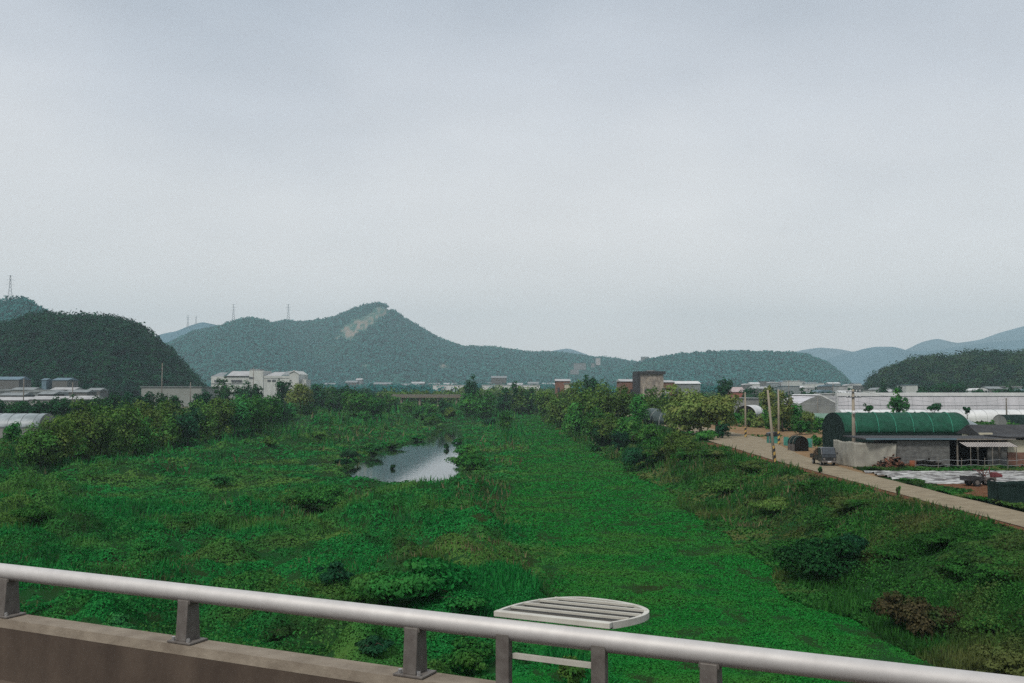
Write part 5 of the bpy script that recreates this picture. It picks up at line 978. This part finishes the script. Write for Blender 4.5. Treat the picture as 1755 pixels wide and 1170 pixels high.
# left plain
block('plain_warehouse', 'plain grey warehouse wall behind the left tree row', 'warehouse', 243, 346, 662, 330, 20, pmat('plain_grey_wall', (.25, .26, .24), (.21, .22, .2), .2), M['greyroof'])
block('blue_roof_shed', 'blue roofed shed at the far left foot of the hill', 'shed', -30, 33, 645, 470, 12, M['greywall'], M['blueroof'], 'gable', rh=1.5, group='blue roofed sheds at the hill foot')
block('blue_roof_shed', 'blue roofed shed right of the first one at the hill foot', 'shed', 90, 116, 647, 470, 12, M['greywall'], M['blueroof'], 'gable', rh=1.2, group='blue roofed sheds at the hill foot')
block('small_blue_shed', 'tiny pale blue shed between the two blue roofed ones', 'shed', 72, 80, 648, 470, 6, M['blueroof'], M['blueroof'], 'gable', rh=.8)
g = 'low pale farm roofs at the left foot of the hill'
for i, (u0, u1, vt, Y_, wm_, rm) in enumerate([(-40, 30, 663, 400, 'greyroof', 'greyroof'), (20, 58, 660, 395, 'filmgrey', 'greyroof'), (40, 100, 664, 370, 'greyroof', 'greyroof'), (88, 128, 660, 410, 'filmgrey', 'paleroof'), (112, 150, 664, 385, 'greywall', 'greyroof'), (-60, 48, 676.5, 300, 'filmgrey', 'paleroof'), (52, 118, 675, 296, 'filmgrey', 'paleroof'), (122, 160, 674.5, 292, 'filmgrey', 'paleroof'), (150, 172, 661, 420, 'greywall', 'greyroof'), (66, 92, 667, 350, 'darkroof', 'greyroof'), (0, 40, 669, 350, 'greywall', 'greyroof')]):
    vt += 3.5
    block('farm_shed', 'low pale farm shed, number %s of those before the near left hill' % ordn(i), 'shed', u0, u1, vt, Y_, 9, M[wm_], M[rm], 'gable' if i % 2 else 'arch' if i in (0, 2) else 'gable', group=g, rh=1.0)
# strips and sheds at the mountain foot
block('long_white_shed', 'long white shed strip at the mountain foot left of the tall hazy tree', 'shed', 742, 796, 659.5, 640, 12, M['filmband'], M['filmband'], group='long white strips at the mountain foot')
block('long_white_shed', 'long white shed strip at the mountain foot right of the tall hazy tree', 'shed', 826, 925, 659.5, 640, 12, M['filmband'], M['filmband'], group='long white strips at the mountain foot')
g = 'hazy sheds at the foot of the main mountain'
rs = np.random.RandomState(3)
for i, (u0, w_2, vt) in enumerate([(556, 18, 652), (592, 20, 648), (610, 10, 644), (640, 30, 651), (682, 36, 653), (705, 22, 650), (735, 18, 652), (700, 28, 657), (760, 22, 652), (835, 14, 651), (848, 20, 655), (870, 26, 652), (905, 18, 650), (842, 26, 640), (930, 22, 652)]):
    Y_ = 900 + rs.randint(400); vt += 4; block('mountain_foot_shed', 'hazy pale shed, %s from the left at the foot of the main mountain' % ordn(i), 'shed', u0, u0 + w_2, vt, Y_, 14, M[['greyroof', 'greywall', 'greyroof', 'greywall'][i % 4]], M[['greyroof', 'greyroof', 'paleroof'][i % 3]], 'gable', group=g, rh=2.0)
g = 'pale sheds of the far town at right'
for i, (u0, w_2, vt, Y_) in enumerate([(1286, 16, 655, 900), (1304, 12, 653, 1100), (1318, 18, 654, 1000), (1338, 16, 652, 1000), (1348, 22, 652, 800), (1362, 18, 652, 1100), (1290, 26, 662, 600), (1340, 30, 661, 620), (1372, 24, 661, 640), (1380, 22, 655, 1000), (1400, 12, 656, 1100), (1408, 26, 659, 760), (1420, 20, 655, 1100), (1436, 16, 661, 700), (1450, 18, 658, 900), (1462, 14, 655, 1100), (1470, 22, 660, 780), (1500, 28, 664, 520), (1522, 14, 667, 480), (1552, 20, 659, 520), (1672, 20, 665, 520), (1694, 24, 662, 560), (1722, 28, 662, 560), (1400, 30, 668, 480), (1442, 26, 669, 460), (1478, 22, 668, 480), (1275, 14, 657, 800), (1740, 26, 667, 500), (1412, 22, 674, 380), (1390, 12, 671, 400)]):
    block('town_shed', 'pale shed of the far right town, number %s counted along it' % ordn(i), 'shed', u0, u0 + w_2, vt, Y_, 12, M[['white', 'greywall', 'greyroof', 'paleroof', 'brick' if i > 19 else 'white'][i % 5]], M[['filmband', 'greyroof', 'paleroof', 'blueroof'][i % 4]], ['gable', 'flat', 'arch'][i % 3], group=g, rh=1.3)
# apartment towers on the slope
g = 'white blocks on the mountain slope'
for i, (u0, u1, vt, vb, lb) in enumerate([(1022, 1029, 613, 625, 'tallest white tower block on the far slope'), (1014, 1019, 622, 629, 'small white tower block left of the tallest one'), (984, 1004, 622, 633, 'wide pale building group on the far slope'), (978, 992, 633, 641, 'low pale terrace under the wide buildings on the slope'), (1100, 1112, 611, 617, 'pale building at the saddle between the two hills')]):
    q = PY(u0, vb, 1690 if u0 < 1050 else 2000)
    block('slope_building', lb, 'building', u0, u1, vt, q.y, 15, M['greyroof'] if i != 0 else M['paleroof'], M['greyroof'], group=g, zb=q.z - .5)
# low bridge over the river head
lb_ = thing('low_bridge', 'low concrete bridge crossing the river bed beneath the mountains', 'bridge', (-52, 430, 0), 0); zt_ = EYE + (HOR - 677) / F * 430
MB().box(0, 31, 0, 6, zt_ - 1.0, zt_ - .4).build('deck', M['concrete'], lb_); MB().box(0, 31, -.1, .1, zt_ - .397, zt_ + .35).build('railing', M['greywood'], lb_)
for x in (4, 12, 20, 28): MB().box(x - .4, x + .4, 1, 5, -3, zt_ - 1.003).build('pier', M['concrete'], lb_)
# bits of pale bank, yellow tarp and slab at left edge
strip('far_left_path', lambda t: (P(556 + 34 * t, 689, 1.2).x, 300 + 22 * t), lambda t: (P(556 + 34 * t, 689, 1.2).x + 1.0, 296 + 22 * t), 12, M['gravel'], dz=.5, seed=2)
b = P(-30, 758, 0.0); ls_ = thing('concrete_slab', 'pale concrete slab lying by the arched greenhouse at the left edge', 'slab', (-88, b.y - 3, 0.05), 0); MB().box(0, 15.5, -1.0, 1.6, 0, .25).build('slab_body', M['gravel'], ls_)
b = P(-10, 748, 0.3); yt = thing('yellow_tarp_roll', 'rolled faded yellow tarpaulin lying before the left arched greenhouse', 'tarpaulin', (-86, b.y, .3), 0); MB().tube([(0, 0, .35), (5, .1, .42), (12.5, 0, .33)], [.5, .55, .45], 12).build('roll', M['yellow'], yt, smooth=True)

# ------------------------------------------------------------------ haze
hz = MB().box(-5200, 5200, -300, 8200, -12, 480).build('haze', None) if False else None
me = bpy.data.meshes.new('haze'); m = MB().box(-4600, 4600, -400, 5900, -14, 470); me.from_pydata(m.v, [], m.f); hm = bpy.data.materials.new('pale_haze_air'); hm.use_nodes = True; hm.node_tree.nodes.clear()
ho = hm.node_tree.nodes.new('ShaderNodeOutputMaterial'); hv = hm.node_tree.nodes.new('ShaderNodeVolumePrincipled'); hv.inputs['Color'].default_value = (0.73, 0.92, 1.0, 1); hv.inputs['Density'].default_value = 0.00018; hv.inputs['Anisotropy'].default_value = 0.0
hm.node_tree.links.new(hv.outputs[0], ho.inputs['Volume']); me.materials.append(hm); tag(link('haze', me), kind='stuff')
